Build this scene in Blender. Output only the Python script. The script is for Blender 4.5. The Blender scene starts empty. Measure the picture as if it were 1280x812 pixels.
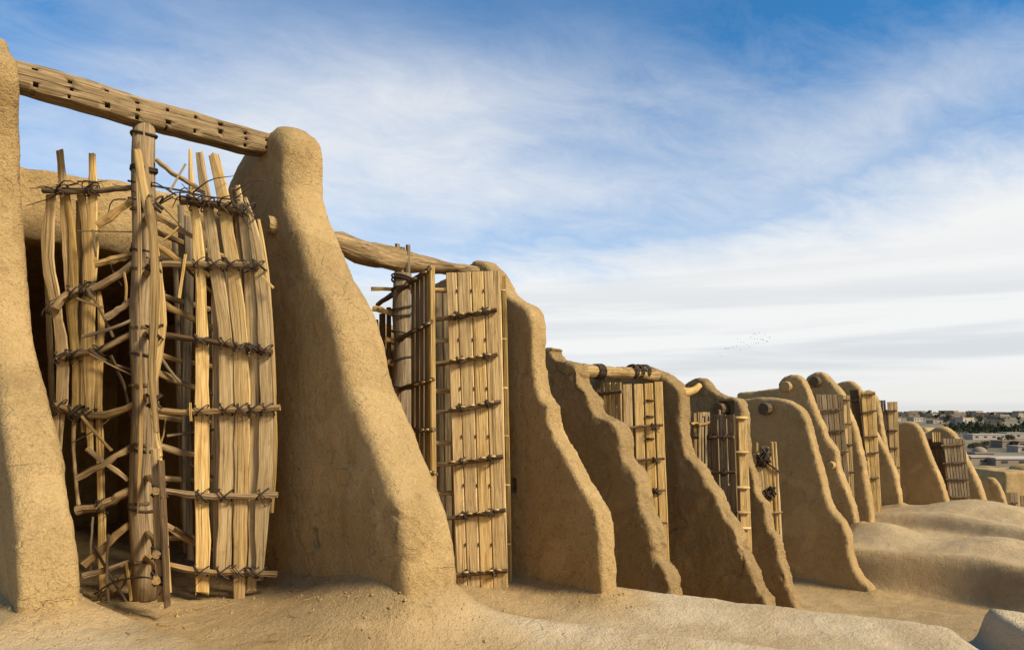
import bpy, bmesh, math, random
import numpy as np
from mathutils import Vector
random.seed(7); rng = np.random.default_rng(7)
S = bpy.context.scene
COL = S.collection
R = math.radians

# ------------------------------------------------------------------ camera
EYE = 1.65; F = 900.0; CX = 640.0; HY = 520.0          # photograph: 1280 px wide, horizon at y 520
cam = bpy.data.cameras.new('camera'); camo = bpy.data.objects.new('camera', cam); COL.objects.link(camo)
camo.location = (0, 0, EYE); camo.rotation_euler = (R(90), 0, 0)
cam.sensor_width = 36; cam.lens = 36*F/1280; cam.shift_y = (HY-406)/1280
cam.clip_start = .05; cam.clip_end = 20000
S.camera = camo
S.view_settings.view_transform = 'Standard'; S.view_settings.look = 'None'
S.view_settings.exposure = 0.28; S.view_settings.gamma = 1

# ------------------------------------------------------------------ axes of the row of mills
RD = np.array([.743, .669]); RD /= np.linalg.norm(RD)   # along the row
FD = np.array([RD[1], -RD[0]])                          # out of the row, towards the terrace
def cu(c, u): p = c*RD + u*FD; return p[0], p[1]

# ------------------------------------------------------------------ sun
SC, SU, SEL = .25, .97, R(37)
sxy = SC*RD + SU*FD; sxy /= np.linalg.norm(sxy)
sdir = Vector((sxy[0]*math.cos(SEL), sxy[1]*math.cos(SEL), math.sin(SEL)))
sun = bpy.data.lights.new('sun', 'SUN'); suno = bpy.data.objects.new('sun', sun); COL.objects.link(suno)
sun.energy = 5.0; sun.angle = R(13); sun.color = (1, .88, .68)
suno.rotation_euler = sdir.to_track_quat('Z', 'Y').to_euler()

# ------------------------------------------------------------------ node helpers
class NT:
    def __init__(s, tree): s.t = tree; s.n = tree.nodes; s.l = tree.links
    def node(s, typ, **kw):
        n = s.n.new(typ)
        for k, v in kw.items(): setattr(n, k, v)
        return n
    def put(s, sock, v):
        if isinstance(v, bpy.types.NodeSocket): s.l.new(v, sock)
        elif v is not None: sock.default_value = v
    def m(s, op, a, b=None, c=None, clamp=False):
        n = s.node('ShaderNodeMath', operation=op); n.use_clamp = clamp
        s.put(n.inputs[0], a)
        if b is not None: s.put(n.inputs[1], b)
        if c is not None: s.put(n.inputs[2], c)
        return n.outputs[0]
    def vm(s, op, a, b=None):
        n = s.node('ShaderNodeVectorMath', operation=op); s.put(n.inputs[0], a)
        if b is not None: s.put(n.inputs[1], b)
        return n.outputs[0]
    def noise(s, vec, scale, detail=4, rough=.55, dist=0.0):
        n = s.node('ShaderNodeTexNoise'); s.put(n.inputs['Vector'], vec)
        n.inputs['Scale'].default_value = scale; n.inputs['Detail'].default_value = detail
        n.inputs['Roughness'].default_value = rough; n.inputs['Distortion'].default_value = dist
        return n.outputs[0]
    def ramp(s, v, a, b, lo=0.0, hi=1.0, smooth=True):
        n = s.node('ShaderNodeMapRange'); n.interpolation_type = 'SMOOTHSTEP' if smooth else 'LINEAR'
        s.put(n.inputs[0], v)
        for i, x in enumerate((a, b, lo, hi)): s.put(n.inputs[1+i], x)
        return n.outputs[0]
    def mix(s, f, a, b, mode='MIX'):
        n = s.node('ShaderNodeMix'); n.data_type = 'RGBA'; n.blend_type = mode; n.clamp_factor = True
        s.put(n.inputs[0], f); s.put(n.inputs[6], a); s.put(n.inputs[7], b)
        return n.outputs[2]
    def comb(s, x, y, z):
        n = s.node('ShaderNodeCombineXYZ')
        for i, v in enumerate((x, y, z)): s.put(n.inputs[i], v)
        return n.outputs[0]
def rgb(r, g, b): return (r, g, b, 1)

# ------------------------------------------------------------------ sky
W = bpy.data.worlds.new('World'); S.world = W; W.use_nodes = True
w = NT(W.node_tree); w.n.clear()
SKY = .087
tc = w.node('ShaderNodeTexCoord'); d = tc.outputs['Generated']
sep = w.node('ShaderNodeSeparateXYZ'); w.put(sep.inputs[0], d); X, Y, Z = sep.outputs
sky = w.node('ShaderNodeTexSky', sky_type='NISHITA'); sky.sun_disc = False
sky.sun_elevation = SEL; sky.sun_rotation = math.atan2(sdir.x, sdir.y)
sky.altitude = 900; sky.air_density = 1.0; sky.dust_density = .6; sky.ozone_density = 2.0
az = w.m('MULTIPLY', w.m('ARCTAN2', X, Y), 57.2958); el = w.m('MULTIPLY', w.m('ARCSINE', Z), 57.2958)
den = w.m('ADD', w.m('MAXIMUM', Z, 0.0), .22)
px_, py_ = w.m('DIVIDE', X, den), w.m('DIVIDE', Y, den)
cr, sr = math.cos(R(24)), math.sin(R(24))
ca = w.m('ADD', w.m('MULTIPLY', px_, cr), w.m('MULTIPLY', py_, sr)); cb = w.m('SUBTRACT', w.m('MULTIPLY', py_, cr), w.m('MULTIPLY', px_, sr))
cv = w.comb(w.m('MULTIPLY', ca, .95), w.m('MULTIPLY', cb, 1.5), .3)
n1 = w.noise(cv, 1.3, 9, .56, .3); n2 = w.noise(cv, 5.0, 12, .68, .5)
n3 = w.noise(w.comb(w.m('MULTIPLY', az, .02), w.m('MULTIPLY', el, .30), 1.7), 1.6, 5, .5, .4)
def blob(px, py, rx, ry, tilt=0):
    a0 = math.degrees(math.atan((px-CX)/F)); e0 = math.degrees(math.atan((HY-py)/math.hypot(F, px-CX)))
    kx, ky = rx/F*57.3, ry/F*57.3
    da = w.m('SUBTRACT', az, a0); de = w.m('SUBTRACT', el, e0)
    c_, s_ = math.cos(R(tilt)), math.sin(R(tilt))
    p = w.m('DIVIDE', w.m('ADD', w.m('MULTIPLY', da, c_), w.m('MULTIPLY', de, s_)), kx)
    q = w.m('DIVIDE', w.m('SUBTRACT', w.m('MULTIPLY', de, c_), w.m('MULTIPLY', da, s_)), ky)
    r2 = w.m('ADD', w.m('MULTIPLY', p, p), w.m('MULTIPLY', q, q))
    return w.m('EXPONENT', w.m('MULTIPLY', r2, -1.0))
nn = w.m('ADD', w.m('MULTIPLY', w.m('SUBTRACT', n1, .5), 1.0), w.m('MULTIPLY', w.m('SUBTRACT', n2, .5), .72))
low = w.ramp(w.m('SUBTRACT', w.m('ADD', el, w.m('MULTIPLY', nn, 7.0)), w.m('MULTIPLY', w.m('MAXIMUM', az, 0.0), .12)), 8.5, 17.5, 1.0, 0.0)
bl = w.m('ADD', w.m('MULTIPLY', blob(560, 175, 300, 160, 10), .64), w.m('MULTIPLY', blob(1120, 150, 190, 55, 18), .50))
bl = w.m('ADD', bl, w.m('MULTIPLY', blob(200, 120, 320, 200), .50))
bl = w.m('ADD', bl, w.m('MULTIPLY', blob(930, 240, 210, 70, 5), .14))
bl = w.m('SUBTRACT', bl, w.m('MULTIPLY', blob(900, 0, 700, 120, 3), .14))
bl = w.m('SUBTRACT', bl, w.m('MULTIPLY', blob(30, 20, 190, 60, 0), .28))
hi = w.m('ADD', w.m('ADD', bl, w.m('MULTIPLY', nn, .9)), .08)
hi = w.m('MULTIPLY', w.m('MAXIMUM', hi, 0.0), w.ramp(el, 23.5, 31, 1.0, .28), clamp=True)
fac = w.m('MAXIMUM', w.m('MULTIPLY', low, .97), w.m('MULTIPLY', hi, .86))
grey = w.m('MULTIPLY', w.ramp(n3, .40, .62), w.ramp(el, 4, 16, 1, 0))
cl = w.mix(grey, rgb(8.8, 8.8, 8.7), rgb(6.9, 7.1, 7.3))
cl = w.mix(w.ramp(el, 0, 5, .55, 0), cl, rgb(7.6, 7.2, 6.8))
skc = w.mix(1.0, sky.outputs[0], rgb(.44, 1.22, 1.62), 'MULTIPLY')
out = w.mix(fac, skc, cl)
bg = w.node('ShaderNodeBackground'); w.put(bg.inputs[0], out); bg.inputs[1].default_value = SKY
wo = w.node('ShaderNodeOutputWorld'); w.l.new(bg.outputs[0], wo.inputs[0])

# ------------------------------------------------------------------ materials
def mat(name):
    m = bpy.data.materials.new(name); m.use_nodes = True
    t = NT(m.node_tree); t.n.clear()
    b = t.node('ShaderNodeBsdfPrincipled'); o = t.node('ShaderNodeOutputMaterial'); t.l.new(b.outputs[0], o.inputs[0])
    b.inputs['Roughness'].default_value = .95; b.inputs['Specular IOR Level'].default_value = .15
    return m, t, b
def bump(t, b, h, strength, dist, prev=None):
    n = t.node('ShaderNodeBump'); n.inputs['Strength'].default_value = strength; n.inputs['Distance'].default_value = dist
    t.put(n.inputs['Height'], h)
    if prev: t.l.new(prev, n.inputs['Normal'])
    t.l.new(n.outputs[0], b.inputs['Normal']); return n.outputs[0]
def mud(name, c1, c2, crack=.5, grain=1.0, plaster_lit=None, ks=1.0):
    m, t, b = mat(name)
    g = t.node('ShaderNodeNewGeometry').outputs['Position']
    big = t.noise(g, .9*ks, 5, .6); mid = t.noise(g, 6*ks, 6, .62); fine = t.noise(g, 55*ks, 4, .7); straw = t.noise(t.vm('MULTIPLY', g, (1, 1, .35)), 130*ks, 2, .6)
    col = t.mix(t.ramp(t.m('ADD', t.m('MULTIPLY', big, .6), t.m('MULTIPLY', mid, .4)), .32, .68), rgb(*c1), rgb(*c2))
    col = t.mix(t.ramp(fine, .40, .72, 0, .5), col, rgb(*(x*.55 for x in c1)))
    pit = t.noise(g, 21*ks, 3, .6); col = t.mix(t.ramp(pit, .58, .70, 0, .55), col, rgb(*(x*.5 for x in c1)))
    run = t.noise(t.vm('MULTIPLY', g, (2.2, 2.2, .28)), 1, 5, .6); col = t.mix(t.ramp(run, .52, .70, 0, .38), col, rgb(*(x*.62 for x in c1)))
    pat = t.noise(t.vm('ADD', g, (5, 5, 9)), 1.1, 3, .45, .8); col = t.mix(t.ramp(pat, .55, .59, 0, .28), col, rgb(*(min(1, x*1.22) for x in c2)))
    col = t.mix(t.ramp(straw, .62, .76, 0, .45), col, rgb(*(min(1, x*1.55) for x in c2)))
    if plaster_lit:
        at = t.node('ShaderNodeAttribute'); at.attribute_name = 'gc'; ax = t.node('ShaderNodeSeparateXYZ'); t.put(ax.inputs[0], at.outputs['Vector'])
        col = t.mix(t.m('MULTIPLY', ax.outputs[0], t.ramp(t.noise(g, 1.6, 7, .66), .36, .60, .55, 1.0)), col, rgb(*plaster_lit))
    t.put(b.inputs['Base Color'], col)
    dn = t.node('ShaderNodeTexNoise'); t.put(dn.inputs['Vector'], g); dn.inputs['Scale'].default_value = 2.6; dn.inputs['Detail'].default_value = 4
    c1_ = t.noise(g, 1.25*ks, 3, .5, .1); c2_ = t.noise(t.vm('MULTIPLY', t.vm('ADD', g, (7, 3, 1)), (1, 1, 1.8)), 1.6*ks, 3, .5, .1)
    kw = t.ramp(t.noise(g, 1.7, 3, .6), .35, .7, .0008, .007); k1 = t.ramp(t.m('ABSOLUTE', t.m('SUBTRACT', c1_, .5)), .0, kw, 0, 1); k1 = t.m('MAXIMUM', k1, t.ramp(t.noise(t.vm('ADD', g, (3, 9, 4)), 1.5, 3, .6), .50, .56, 1, 0))
    k2 = t.ramp(t.m('ABSOLUTE', t.m('SUBTRACT', c2_, .5)), .0, .007, 0, 1); k2 = t.m('MAXIMUM', k2, t.ramp(t.noise(t.vm('ADD', g, (13, 2, 8)), 1.9, 3, .6), .53, .58, 1, 0))
    ck = t.m('MINIMUM', k1, k2)
    p = bump(t, b, mid, .6*grain, .05)
    p = bump(t, b, pit, .6*grain, .03, p)
    p = bump(t, b, fine, .9*grain, .022, p)
    p = bump(t, b, straw, .5*grain, .008, p)
    if crack: bump(t, b, ck, crack, .03, p)
    return m
M_WALL = mud('mud_wall', (.385, .25, .100), (.50, .338, .150), .55)
M_WALLR = mud('rough_mud', (.37, .238, .098), (.48, .322, .142), .65, 1.7)
M_GRND = mud('mud_terrace', (.36, .235, .098), (.46, .31, .142), .3, .9, plaster_lit=(.60, .465, .285))  # last colour: pale roof plaster and the painted sunlight on the crests
def wood(name, c1, c2, rough=.85, grain=1.0):
    m, t, b = mat(name); b.inputs['Roughness'].default_value = rough
    a = t.node('ShaderNodeAttribute'); a.attribute_name = 'gc'; v = a.outputs['Vector']
    oi = t.node('ShaderNodeObjectInfo')
    v1 = t.vm('MULTIPLY', v, (34, 34, 1.6)); v2 = t.vm('MULTIPLY', v, (130, 130, 5)); v3 = t.vm('MULTIPLY', v, (9, 9, 5))
    g1 = t.noise(v1, 1, 5, .62, .8); g2 = t.noise(v2, 1, 3, .6); blot = t.noise(v3, 1, 4, .6)
    f = t.m('ADD', t.m('MULTIPLY', g1, .65), t.m('MULTIPLY', g2, .35))
    col = t.mix(t.ramp(f, .36, .64), rgb(*c1), rgb(*c2))
    col = t.mix(t.ramp(blot, .55, .75, 0, .5), col, rgb(*(x*.5 for x in c1)))
    spl = t.noise(t.vm('MULTIPLY', v, (60, 60, .9)), 1, 2, .5); col = t.mix(t.ramp(spl, .60, .66, 0, .75), col, rgb(*(x*.28 for x in c1)))
    hs = t.node('ShaderNodeHueSaturation'); t.put(hs.inputs['Color'], col)
    t.put(hs.inputs['Value'], t.m('ADD', t.m('MULTIPLY', oi.outputs['Random'], .5), .68))
    t.put(hs.inputs['Saturation'], t.m('SUBTRACT', 1.12, t.m('MULTIPLY', t.m('FRACT', t.m('MULTIPLY', oi.outputs['Random'], 7.31)), .2)))
    t.put(b.inputs['Base Color'], hs.outputs[0])
    p = bump(t, b, g1, .7*grain, .012); bump(t, b, g2, .5*grain, .004, p)
    return m
M_PALE = wood('bleached_wood', (.38, .235, .09), (.64, .45, .205))
M_BEAM = wood('beam_wood', (.18, .11, .045), (.46, .31, .14), grain=1.6)
M_POLE = wood('shaft_wood', (.145, .095, .045), (.30, .205, .10))
M_BAT = wood('batten_wood', (.07, .045, .024), (.18, .115, .058))
M_ARM = wood('arm_wood', (.21, .13, .056), (.42, .275, .125))
M_GREY = wood('weathered_shaded_wood', (.15, .105, .058), (.32, .235, .135))  # old grey boards; also the painted shade of some planks and one shaft
M_ROPE = wood('rope', (.035, .025, .017), (.09, .065, .045))
def plain(name, c, rough=.9, var=.25, sc=1.5):
    m, t, b = mat(name); b.inputs['Roughness'].default_value = rough
    g = t.node('ShaderNodeNewGeometry').outputs['Position']; oi = t.node('ShaderNodeObjectInfo')
    n = t.noise(g, sc, 4, .6)
    f = t.m('ADD', t.m('MULTIPLY', n, var), t.m('MULTIPLY', oi.outputs['Random'], var))
    t.put(b.inputs['Base Color'], t.mix(f, rgb(*c), rgb(*(x*.45 for x in c))))
    return m

# ------------------------------------------------------------------ numpy noise
def _h(ix, iy, iz):
    n = (ix*374761393 + iy*668265263 + iz*2147483647*3) & 0xffffffff
    n = ((n ^ (n >> 13))*1274126177) & 0xffffffff
    n = ((n ^ (n >> 16))*2246822519) & 0xffffffff
    return ((n ^ (n >> 15)) & 0xffff)/65535.0
def vnoise(P):
    i = np.floor(P).astype(np.int64); f = P-i; f = f*f*(3-2*f); r = 0
    for a in (0, 1):
        for b in (0, 1):
            for c in (0, 1):
                wt = (f[:, 0] if a else 1-f[:, 0])*(f[:, 1] if b else 1-f[:, 1])*(f[:, 2] if c else 1-f[:, 2])
                r = r + wt*_h(i[:, 0]+a, i[:, 1]+b, i[:, 2]+c)
    return r-.5
def fbm(P, sc, octv=4, g=.5):
    r = np.zeros(len(P)); a = 1.0
    for k in range(octv):
        r += a*vnoise(P*sc+17.3*k); sc *= 2.03; a *= g
    return r
def sm(x, a, b): t = np.clip((x-a)/(b-a), 0, 1); return t*t*(3-2*t)

# ------------------------------------------------------------------ object helpers
class Thing:
    def __init__(s, name, label, cat, loc, group=None):
        o = bpy.data.objects.new(name, None); COL.objects.link(o); o.empty_display_size = .2
        o.location = loc; o['label'] = label; o['category'] = cat
        if group: o['group'] = group
        s.o = o; s.loc = np.array(loc, float)
def mk(name, V, Fc, mt, parent=None, gc=None, smooth=True):
    V = np.asarray(V, float)
    if isinstance(parent, Thing): V = V-parent.loc
    me = bpy.data.meshes.new(name); me.from_pydata(V.tolist(), [], Fc); me.update()
    if gc is not None:
        at = me.attributes.new('gc', 'FLOAT_VECTOR', 'POINT'); at.data.foreach_set('vector', np.asarray(gc, np.float32).ravel())
    if smooth: me.polygons.foreach_set('use_smooth', [True]*len(me.polygons))
    if mt: me.materials.append(mt)
    o = bpy.data.objects.new(name, me); COL.objects.link(o)
    if parent is not None: o.parent = parent.o if isinstance(parent, Thing) else parent
    return o
def tagthing(o, label, cat, group=None):
    o['label'] = label; o['category'] = cat
    if group: o['group'] = group
    return o
def onplane(px, py, P, a, off=0.0):
    """point of the vertical plane through P (x, y) with direction a seen at photo pixel px, py"""
    n = np.array([-math.sin(a), math.cos(a)])
    if n @ np.array(P) > 0: n = -n            # towards the camera
    r = (px-CX)/F; t = (n @ np.array(P) + off)/(n @ np.array([r, 1.0]))
    return np.array([r*t, t, EYE+(HY-py)/F*t])
def pts(px, py, t): return np.array([(px-CX)/F*t, t, EYE+(HY-py)/F*t])
def smoothpath(P, n):
    P = np.asarray(P, float)
    if len(P) == 2: return P[0]+np.linspace(0, 1, n)[:, None]*(P[1]-P[0])
    s = np.r_[0, np.cumsum(np.linalg.norm(np.diff(P, axis=0), axis=1))]
    m = np.gradient(P, s, axis=0); q = np.linspace(0, s[-1], n); k = np.clip(np.searchsorted(s, q)-1, 0, len(P)-2)
    h = (s[k+1]-s[k])[:, None]; t = ((q-s[k])[:, None])/h
    return (2*t**3-3*t**2+1)*P[k]+(t**3-2*t**2+t)*h*m[k]+(-2*t**3+3*t**2)*P[k+1]+(t**3-t**2)*h*m[k+1]
def tube_geo(path, rad, nseg=8, wob=.0, flat=1.0, up=(0, 0, 1)):
    path = np.asarray(path, float); n = len(path); rad = np.broadcast_to(np.asarray(rad, float), (n,))
    if wob > .15 and n > 4:
        rad = rad*(1+.9*wob*(rng.random(n)-.5)); path = path+np.r_[np.zeros((1, 3)), (rng.random((n-2, 3))-.5)*rad.mean()*.5, np.zeros((1, 3))]
    T = np.gradient(path, axis=0); T /= np.linalg.norm(T, axis=1)[:, None]+1e-9
    V = []; G = []; s0 = random.random()*50; L = np.r_[0, np.cumsum(np.linalg.norm(np.diff(path, axis=0), axis=1))]
    A = np.cross(T[0], up)
    if np.linalg.norm(A) < .1: A = np.cross(T[0], (1, 0, 0))
    for i in range(n):
        A = A-T[i]*(A @ T[i]); A = A/np.linalg.norm(A); B = np.cross(T[i], A)
        for k in range(nseg):
            th = 2*math.pi*k/nseg
            r = rad[i]*(1+wob*(random.random()-.5))
            o = A*math.cos(th)*r*flat+B*math.sin(th)*r
            V.append(path[i]+o); G.append((s0+math.cos(th)*rad[i], s0+math.sin(th)*rad[i], L[i]+s0))
    Fc = [(i*nseg+k, i*nseg+(k+1) % nseg, (i+1)*nseg+(k+1) % nseg, (i+1)*nseg+k) for i in range(n-1) for k in range(nseg)]
    Fc += [tuple(range(nseg-1, -1, -1)), tuple((n-1)*nseg+k for k in range(nseg))]
    return V, Fc, G
def tube(name, path, rad, mt, parent, nseg=8, wob=.08, flat=1.0, smooth=True, up=(0, 0, 1)):
    if wob > .15: smooth = False
    V, Fc, G = tube_geo(path, rad, nseg, wob, flat, up)
    return mk(name, V, Fc, mt, parent, G, smooth)
def merge(geos):
    V = []; Fc = []; G = []
    for v, f, g in geos:
        b = len(V); V += list(v); G += list(g); Fc += [tuple(i+b for i in q) for q in f]
    return V, Fc, G
def board(name, path, wid, wdir, thick, mt, parent, n=None, rag=.06, cup=.0):
    """slat swept along a path: wid wide along wdir, thick across it; ragged ends and edges"""
    path = np.asarray(path, float); n = n or len(path)
    if n != len(path): path = smoothpath(path, n)
    wid = np.interp(np.linspace(0, 1, n), np.linspace(0, 1, len(np.atleast_1d(wid))), np.atleast_1d(wid)) if np.ndim(wid) else np.full(n, wid)
    wdir = np.asarray(wdir, float); wdir = wdir/np.linalg.norm(wdir)
    V = []; G = []; s0 = random.random()*50
    L = np.r_[0, np.cumsum(np.linalg.norm(np.diff(path, axis=0), axis=1))]
    if rag > .05: path = path+(rng.random((n, 3))-.5)*.10*rag*wid.mean()*8*.35; thick = thick*(.8+.5*random.random())
    T = np.gradient(path, axis=0); tw = (random.random()-.5)*rag*4
    for i in range(n):
        t = T[i]/np.linalg.norm(T[i]); wd = wdir-t*(wdir @ t); wd /= np.linalg.norm(wd); nd = np.cross(t, wd); k_ = tw*math.sin(3*i/n+tw*9); wd = wd*math.cos(k_)+nd*math.sin(k_); nd = np.cross(t, wd)
        jl, jr = (1+rag*(random.random()-.5)*2 for _ in (0, 1)); h = wid[i]/2; b = min(.22*h, thick*.35); k = thick/2
        prof = [(-h*jl, -k+b), (-h*jl+b, -k), (0, -k-cup), (h*jr-b, -k), (h*jr, -k+b), (h*jr, k-b), (h*jr-b, k), (0, k+cup), (-h*jl+b, k), (-h*jl, k-b)]
        for (x, y) in prof:
            e = np.zeros(3)
            if i in (0, n-1): e = t*(random.random()-.5)*wid[i]*.45*min(1, rag*8)
            V.append(path[i]+wd*x+nd*y+e); G.append((x+s0, y+s0*.7, L[i]+s0))
    q = 10
    Fc = [(i*q+k, i*q+(k+1) % q, (i+1)*q+(k+1) % q, (i+1)*q+k) for i in range(n-1) for k in range(q)]
    Fc += [tuple(range(q-1, -1, -1)), tuple((n-1)*q+k for k in range(q))]
    return mk(name, V, Fc, mt, parent, G, False)
def lashing(p, d1, d2, nrm, w1, w2, depth, parent, loops=3, r=.007):
    """rope wound diagonally round the crossing of a slat (along d1, w1 wide) and a batten (along d2, w2 thick)"""
    p = np.asarray(p, float); g = []
    for k in range(loops):
        sgn = 1 if k % 2 else -1
        ax = d2*(w1*.52)+sgn*d1*(w2*.75+.012*random.random()); ax2 = nrm*depth
        off = d1*(random.random()-.5)*.03+d2*(random.random()-.5)*.03
        th = np.linspace(0, 2*math.pi, 13)
        path = [p+off+ax*math.cos(t)+ax2*math.sin(t) for t in th]
        g.append(tube_geo(path, r*(.8+.5*random.random()), 5, .1))
    if random.random() < .6:   # loose end
        q = p+nrm*depth; e = [q, q+d2*(random.random()-.5)*.1-d1*.03+nrm*.02, q+d2*(random.random()-.5)*.16-d1*(.05+.08*random.random())+nrm*.03]
        g.append(tube_geo(smoothpath(e, 6), r*.7, 4, .1))
    V, Fc, G = merge(g)
    return mk('lashing', V, Fc, M_ROPE, parent, G)

# ------------------------------------------------------------------ mud walls (fins)
def unproj(px, py, c):
    r = (px-CX)/F; t = c/(RD[0]*r+RD[1]); return t*(FD[0]*r+FD[1]), EYE+(HY-py)/F*t
def smooth_mesh(V, E, it, lam=.5):
    n = len(V); deg = np.bincount(E.ravel(), minlength=n).astype(float); deg[deg == 0] = 1
    for _ in range(it):
        A = np.zeros_like(V)
        for k in range(3):
            A[:, k] = np.bincount(E[:, 0], V[E[:, 1], k], n)+np.bincount(E[:, 1], V[E[:, 0], k], n)
        V = V+lam*(A/deg[:, None]-V)
    return V
def voxel(V, Fc, size):
    me = bpy.data.meshes.new('tmp'); bm = bmesh.new(); vs = [bm.verts.new(v) for v in V]
    for f in Fc: bm.faces.new([vs[i] for i in f])
    bmesh.ops.recalc_face_normals(bm, faces=bm.faces); bmesh.ops.triangulate(bm, faces=bm.faces); bm.to_mesh(me); bm.free()
    o = bpy.data.objects.new('tmp', me); COL.objects.link(o); md = o.modifiers.new('r', 'REMESH'); md.mode = 'VOXEL'; md.voxel_size = size
    dg = bpy.context.evaluated_depsgraph_get(); ev = o.evaluated_get(dg); m2 = bpy.data.meshes.new_from_object(ev)
    bpy.data.objects.remove(o); bpy.data.meshes.remove(me); return m2
FOOT = []
def fin(label, c, T, top, front, back_u, zb, vox, it, mt, amp=.02, Tt=None, niches=(), infl=.012, flare=.06):
    Tt = Tt or T; ys = [p[1] for p in front]; y0, y1 = min(ys), max(ys)
    prof = []
    for (x, y) in top: prof.append(unproj(x, y, c))
    ff = []
    for (x, y) in front:
        k = (y-y0)/(y1-y0+1e-6); ff.append(unproj(x, y, c+Tt+(T-Tt)*k))
    prof += ff
    prof = np.array(prof)
    ul, zl = prof[-1]
    prof = np.vstack([prof, [[ul+flare, zl-.12], [ul+flare*1.5, zb]]])
    z1 = prof[0][1]
    prof = np.vstack([[[back_u, zb], [back_u, z1-.15]], prof])
    zmin, zmax = zb, prof[:, 1].max()
    n = len(prof); V = []
    for far in (0, 1):
        for (u, z) in prof:
            k = np.clip((z-zl)/(zmax-zl+1e-6), 0, 1); th = T+(Tt-T)*k
            x, y = cu(c+(th if far else 0), u); V.append((x, y, z))
    Fc = [tuple(range(n)), tuple(range(2*n-1, n-1, -1))]+[(i, i+n, (i+1) % n+n, (i+1) % n) for i in range(n)]
    me = voxel(V, Fc, vox)
    N = len(me.vertices); P = np.empty(N*3); me.vertices.foreach_get('co', P); P = P.reshape(-1, 3)
    E = np.empty(len(me.edges)*2, np.int32); me.edges.foreach_get('vertices', E); E = E.reshape(-1, 2)
    P = smooth_mesh(P, E, it)
    me.vertices.foreach_set('co', P.ravel()); me.update()
    Nn = np.empty(N*3); me.vertices.foreach_get('normal', Nn); Nn = Nn.reshape(-1, 3)
    h = infl+amp*fbm(P, 1.7, 3)+amp*.55*fbm(P+9, 6.5, 3, .6)
    rid = np.abs(fbm(P+31, 2.3, 2)); h += (.020*fbm(P+55, 11, 2, .6) if mt is M_WALLR else .006*fbm(P+55, 11, 2, .6)); h -= .010*sm(fbm(P+41, .9, 4, .6), .10, .13); h -= amp*.7*(1-sm(rid, 0, .035))*sm(fbm(P+77, .9, 2), 0, .25)
    P = P+Nn*h[:, None]
    cc = P[:, :2] @ RD; uu = P[:, :2] @ FD
    for (x, y, wu, wz, dp) in niches:
        u0, z0 = unproj(x, y, c)
        msk = (np.abs(uu-u0) < wu) & (np.abs(P[:, 2]-z0) < wz) & (cc < c+T*.4)
        P[msk, 0] += RD[0]*dp; P[msk, 1] += RD[1]*dp
    bx, by = cu(c+T/2, (back_u+ul)/2); base = np.array([bx, by, zl])
    me.vertices.foreach_set('co', (P-base).ravel()); me.polygons.foreach_set('use_smooth', [True]*len(me.polygons)); me.materials.append(mt); me.update()
    me.name = 'mud_wall'
    o = bpy.data.objects.new('mud_wall', me); COL.objects.link(o); o.location = base
    tagthing(o, label, 'wall', 'mud walls of the windmill row'); o['kind'] = 'thing'
    FOOT.append((c, T, back_u, ul))
    return o, base
def log_end(wall, base, px, py, c, r, length, mt=None, tilt=(0, 0, 0)):
    u, z = unproj(px, py, c); x, y = cu(c+.12, u); a = np.array([x, y, z])
    dr = np.array([-RD[0], -RD[1], 0])+np.array(tilt)
    path = [a+dr*t*(length+.12) for t in (0, .4, .8, 1.0)]
    V, Fc, G = tube_geo(path, [r*1.05, r, r*.98, r*.9], 12, .1)
    V = np.array(V)-base
    o = mk('log_end', V, Fc, mt or M_BAT, wall, G, False); return o

f0, b0 = fin('tall mud wall at the left edge, carrying the thick notched beam', .72, .36,
    [(-40, 52), (-30, 40), (-18, 42)],
    [(2, 54), (12, 62), (18, 72), (20, 100), (20, 150), (21, 190), (24, 250), (28, 310), (34, 380), (45, 450), (60, 505), (73, 560), (85, 620), (96, 680), (102, 730), (105, 772)],
    -8.6, -.5, .026, 30, M_WALL, .022, Tt=.15)
f1, b1 = fin('large smooth mud wall right of the ragged rotor, small round log end in its face', 3.0, .47,
    [(283, 262), (286, 231), (298, 203), (313, 181), (329, 168), (346, 163)],
    [(384, 166), (400, 177), (404, 197), (402, 218), (402, 242), (409, 270), (423, 300), (441, 345), (453, 365), (463, 385), (473, 410), (481, 445), (491, 485), (506, 515), (526, 555), (546, 600), (561, 640), (569, 690), (572, 745)],
    -8.0, -.6, .026, 45, M_WALL, .022, Tt=.36, infl=.03, niches=[(398, 672, .045, .075, .22)])
log_end(f1, b1, 347, 283, 3.0, .095, .11, M_WALL)
f2, b2 = fin('mud wall right of the clean plank sail, with a small square hole', 5.7, .235,
    [(572, 338), (584, 330), (595, 326)],
    [(621, 331), (631, 340), (639, 352), (648, 369), (659, 378), (672, 384), (679, 391), (683, 406), (684, 425), (684, 449), (686, 470), (690, 491), (696, 502), (703, 507), (702, 514), (704, 530), (713, 551), (726, 572), (737, 594), (751, 618), (762, 636), (767, 657), (769, 690), (772, 742)],
    -8.2, -.9, .026, 4, M_WALL, .016, niches=[(641, 607, .07, .085, .16)])
f3, b3 = fin('wavy edged rough mud wall just behind the wall with the square hole', 7.9, .30,
    [(672, 438), (684, 434), (691, 435)],
    [(702, 440), (711, 450), (722, 453), (734, 456), (737, 466), (738, 480), (748, 491), (754, 501), (756, 514), (764, 521), (778, 526), (787, 534), (791, 549), (794, 572), (803, 582), (811, 594), (814, 608), (815, 627), (821, 641), (829, 655), (832, 674), (834, 695), (846, 706), (853, 723), (857, 760)],
    -9.2, -2.6, .028, 3, M_WALLR, .044)
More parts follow.
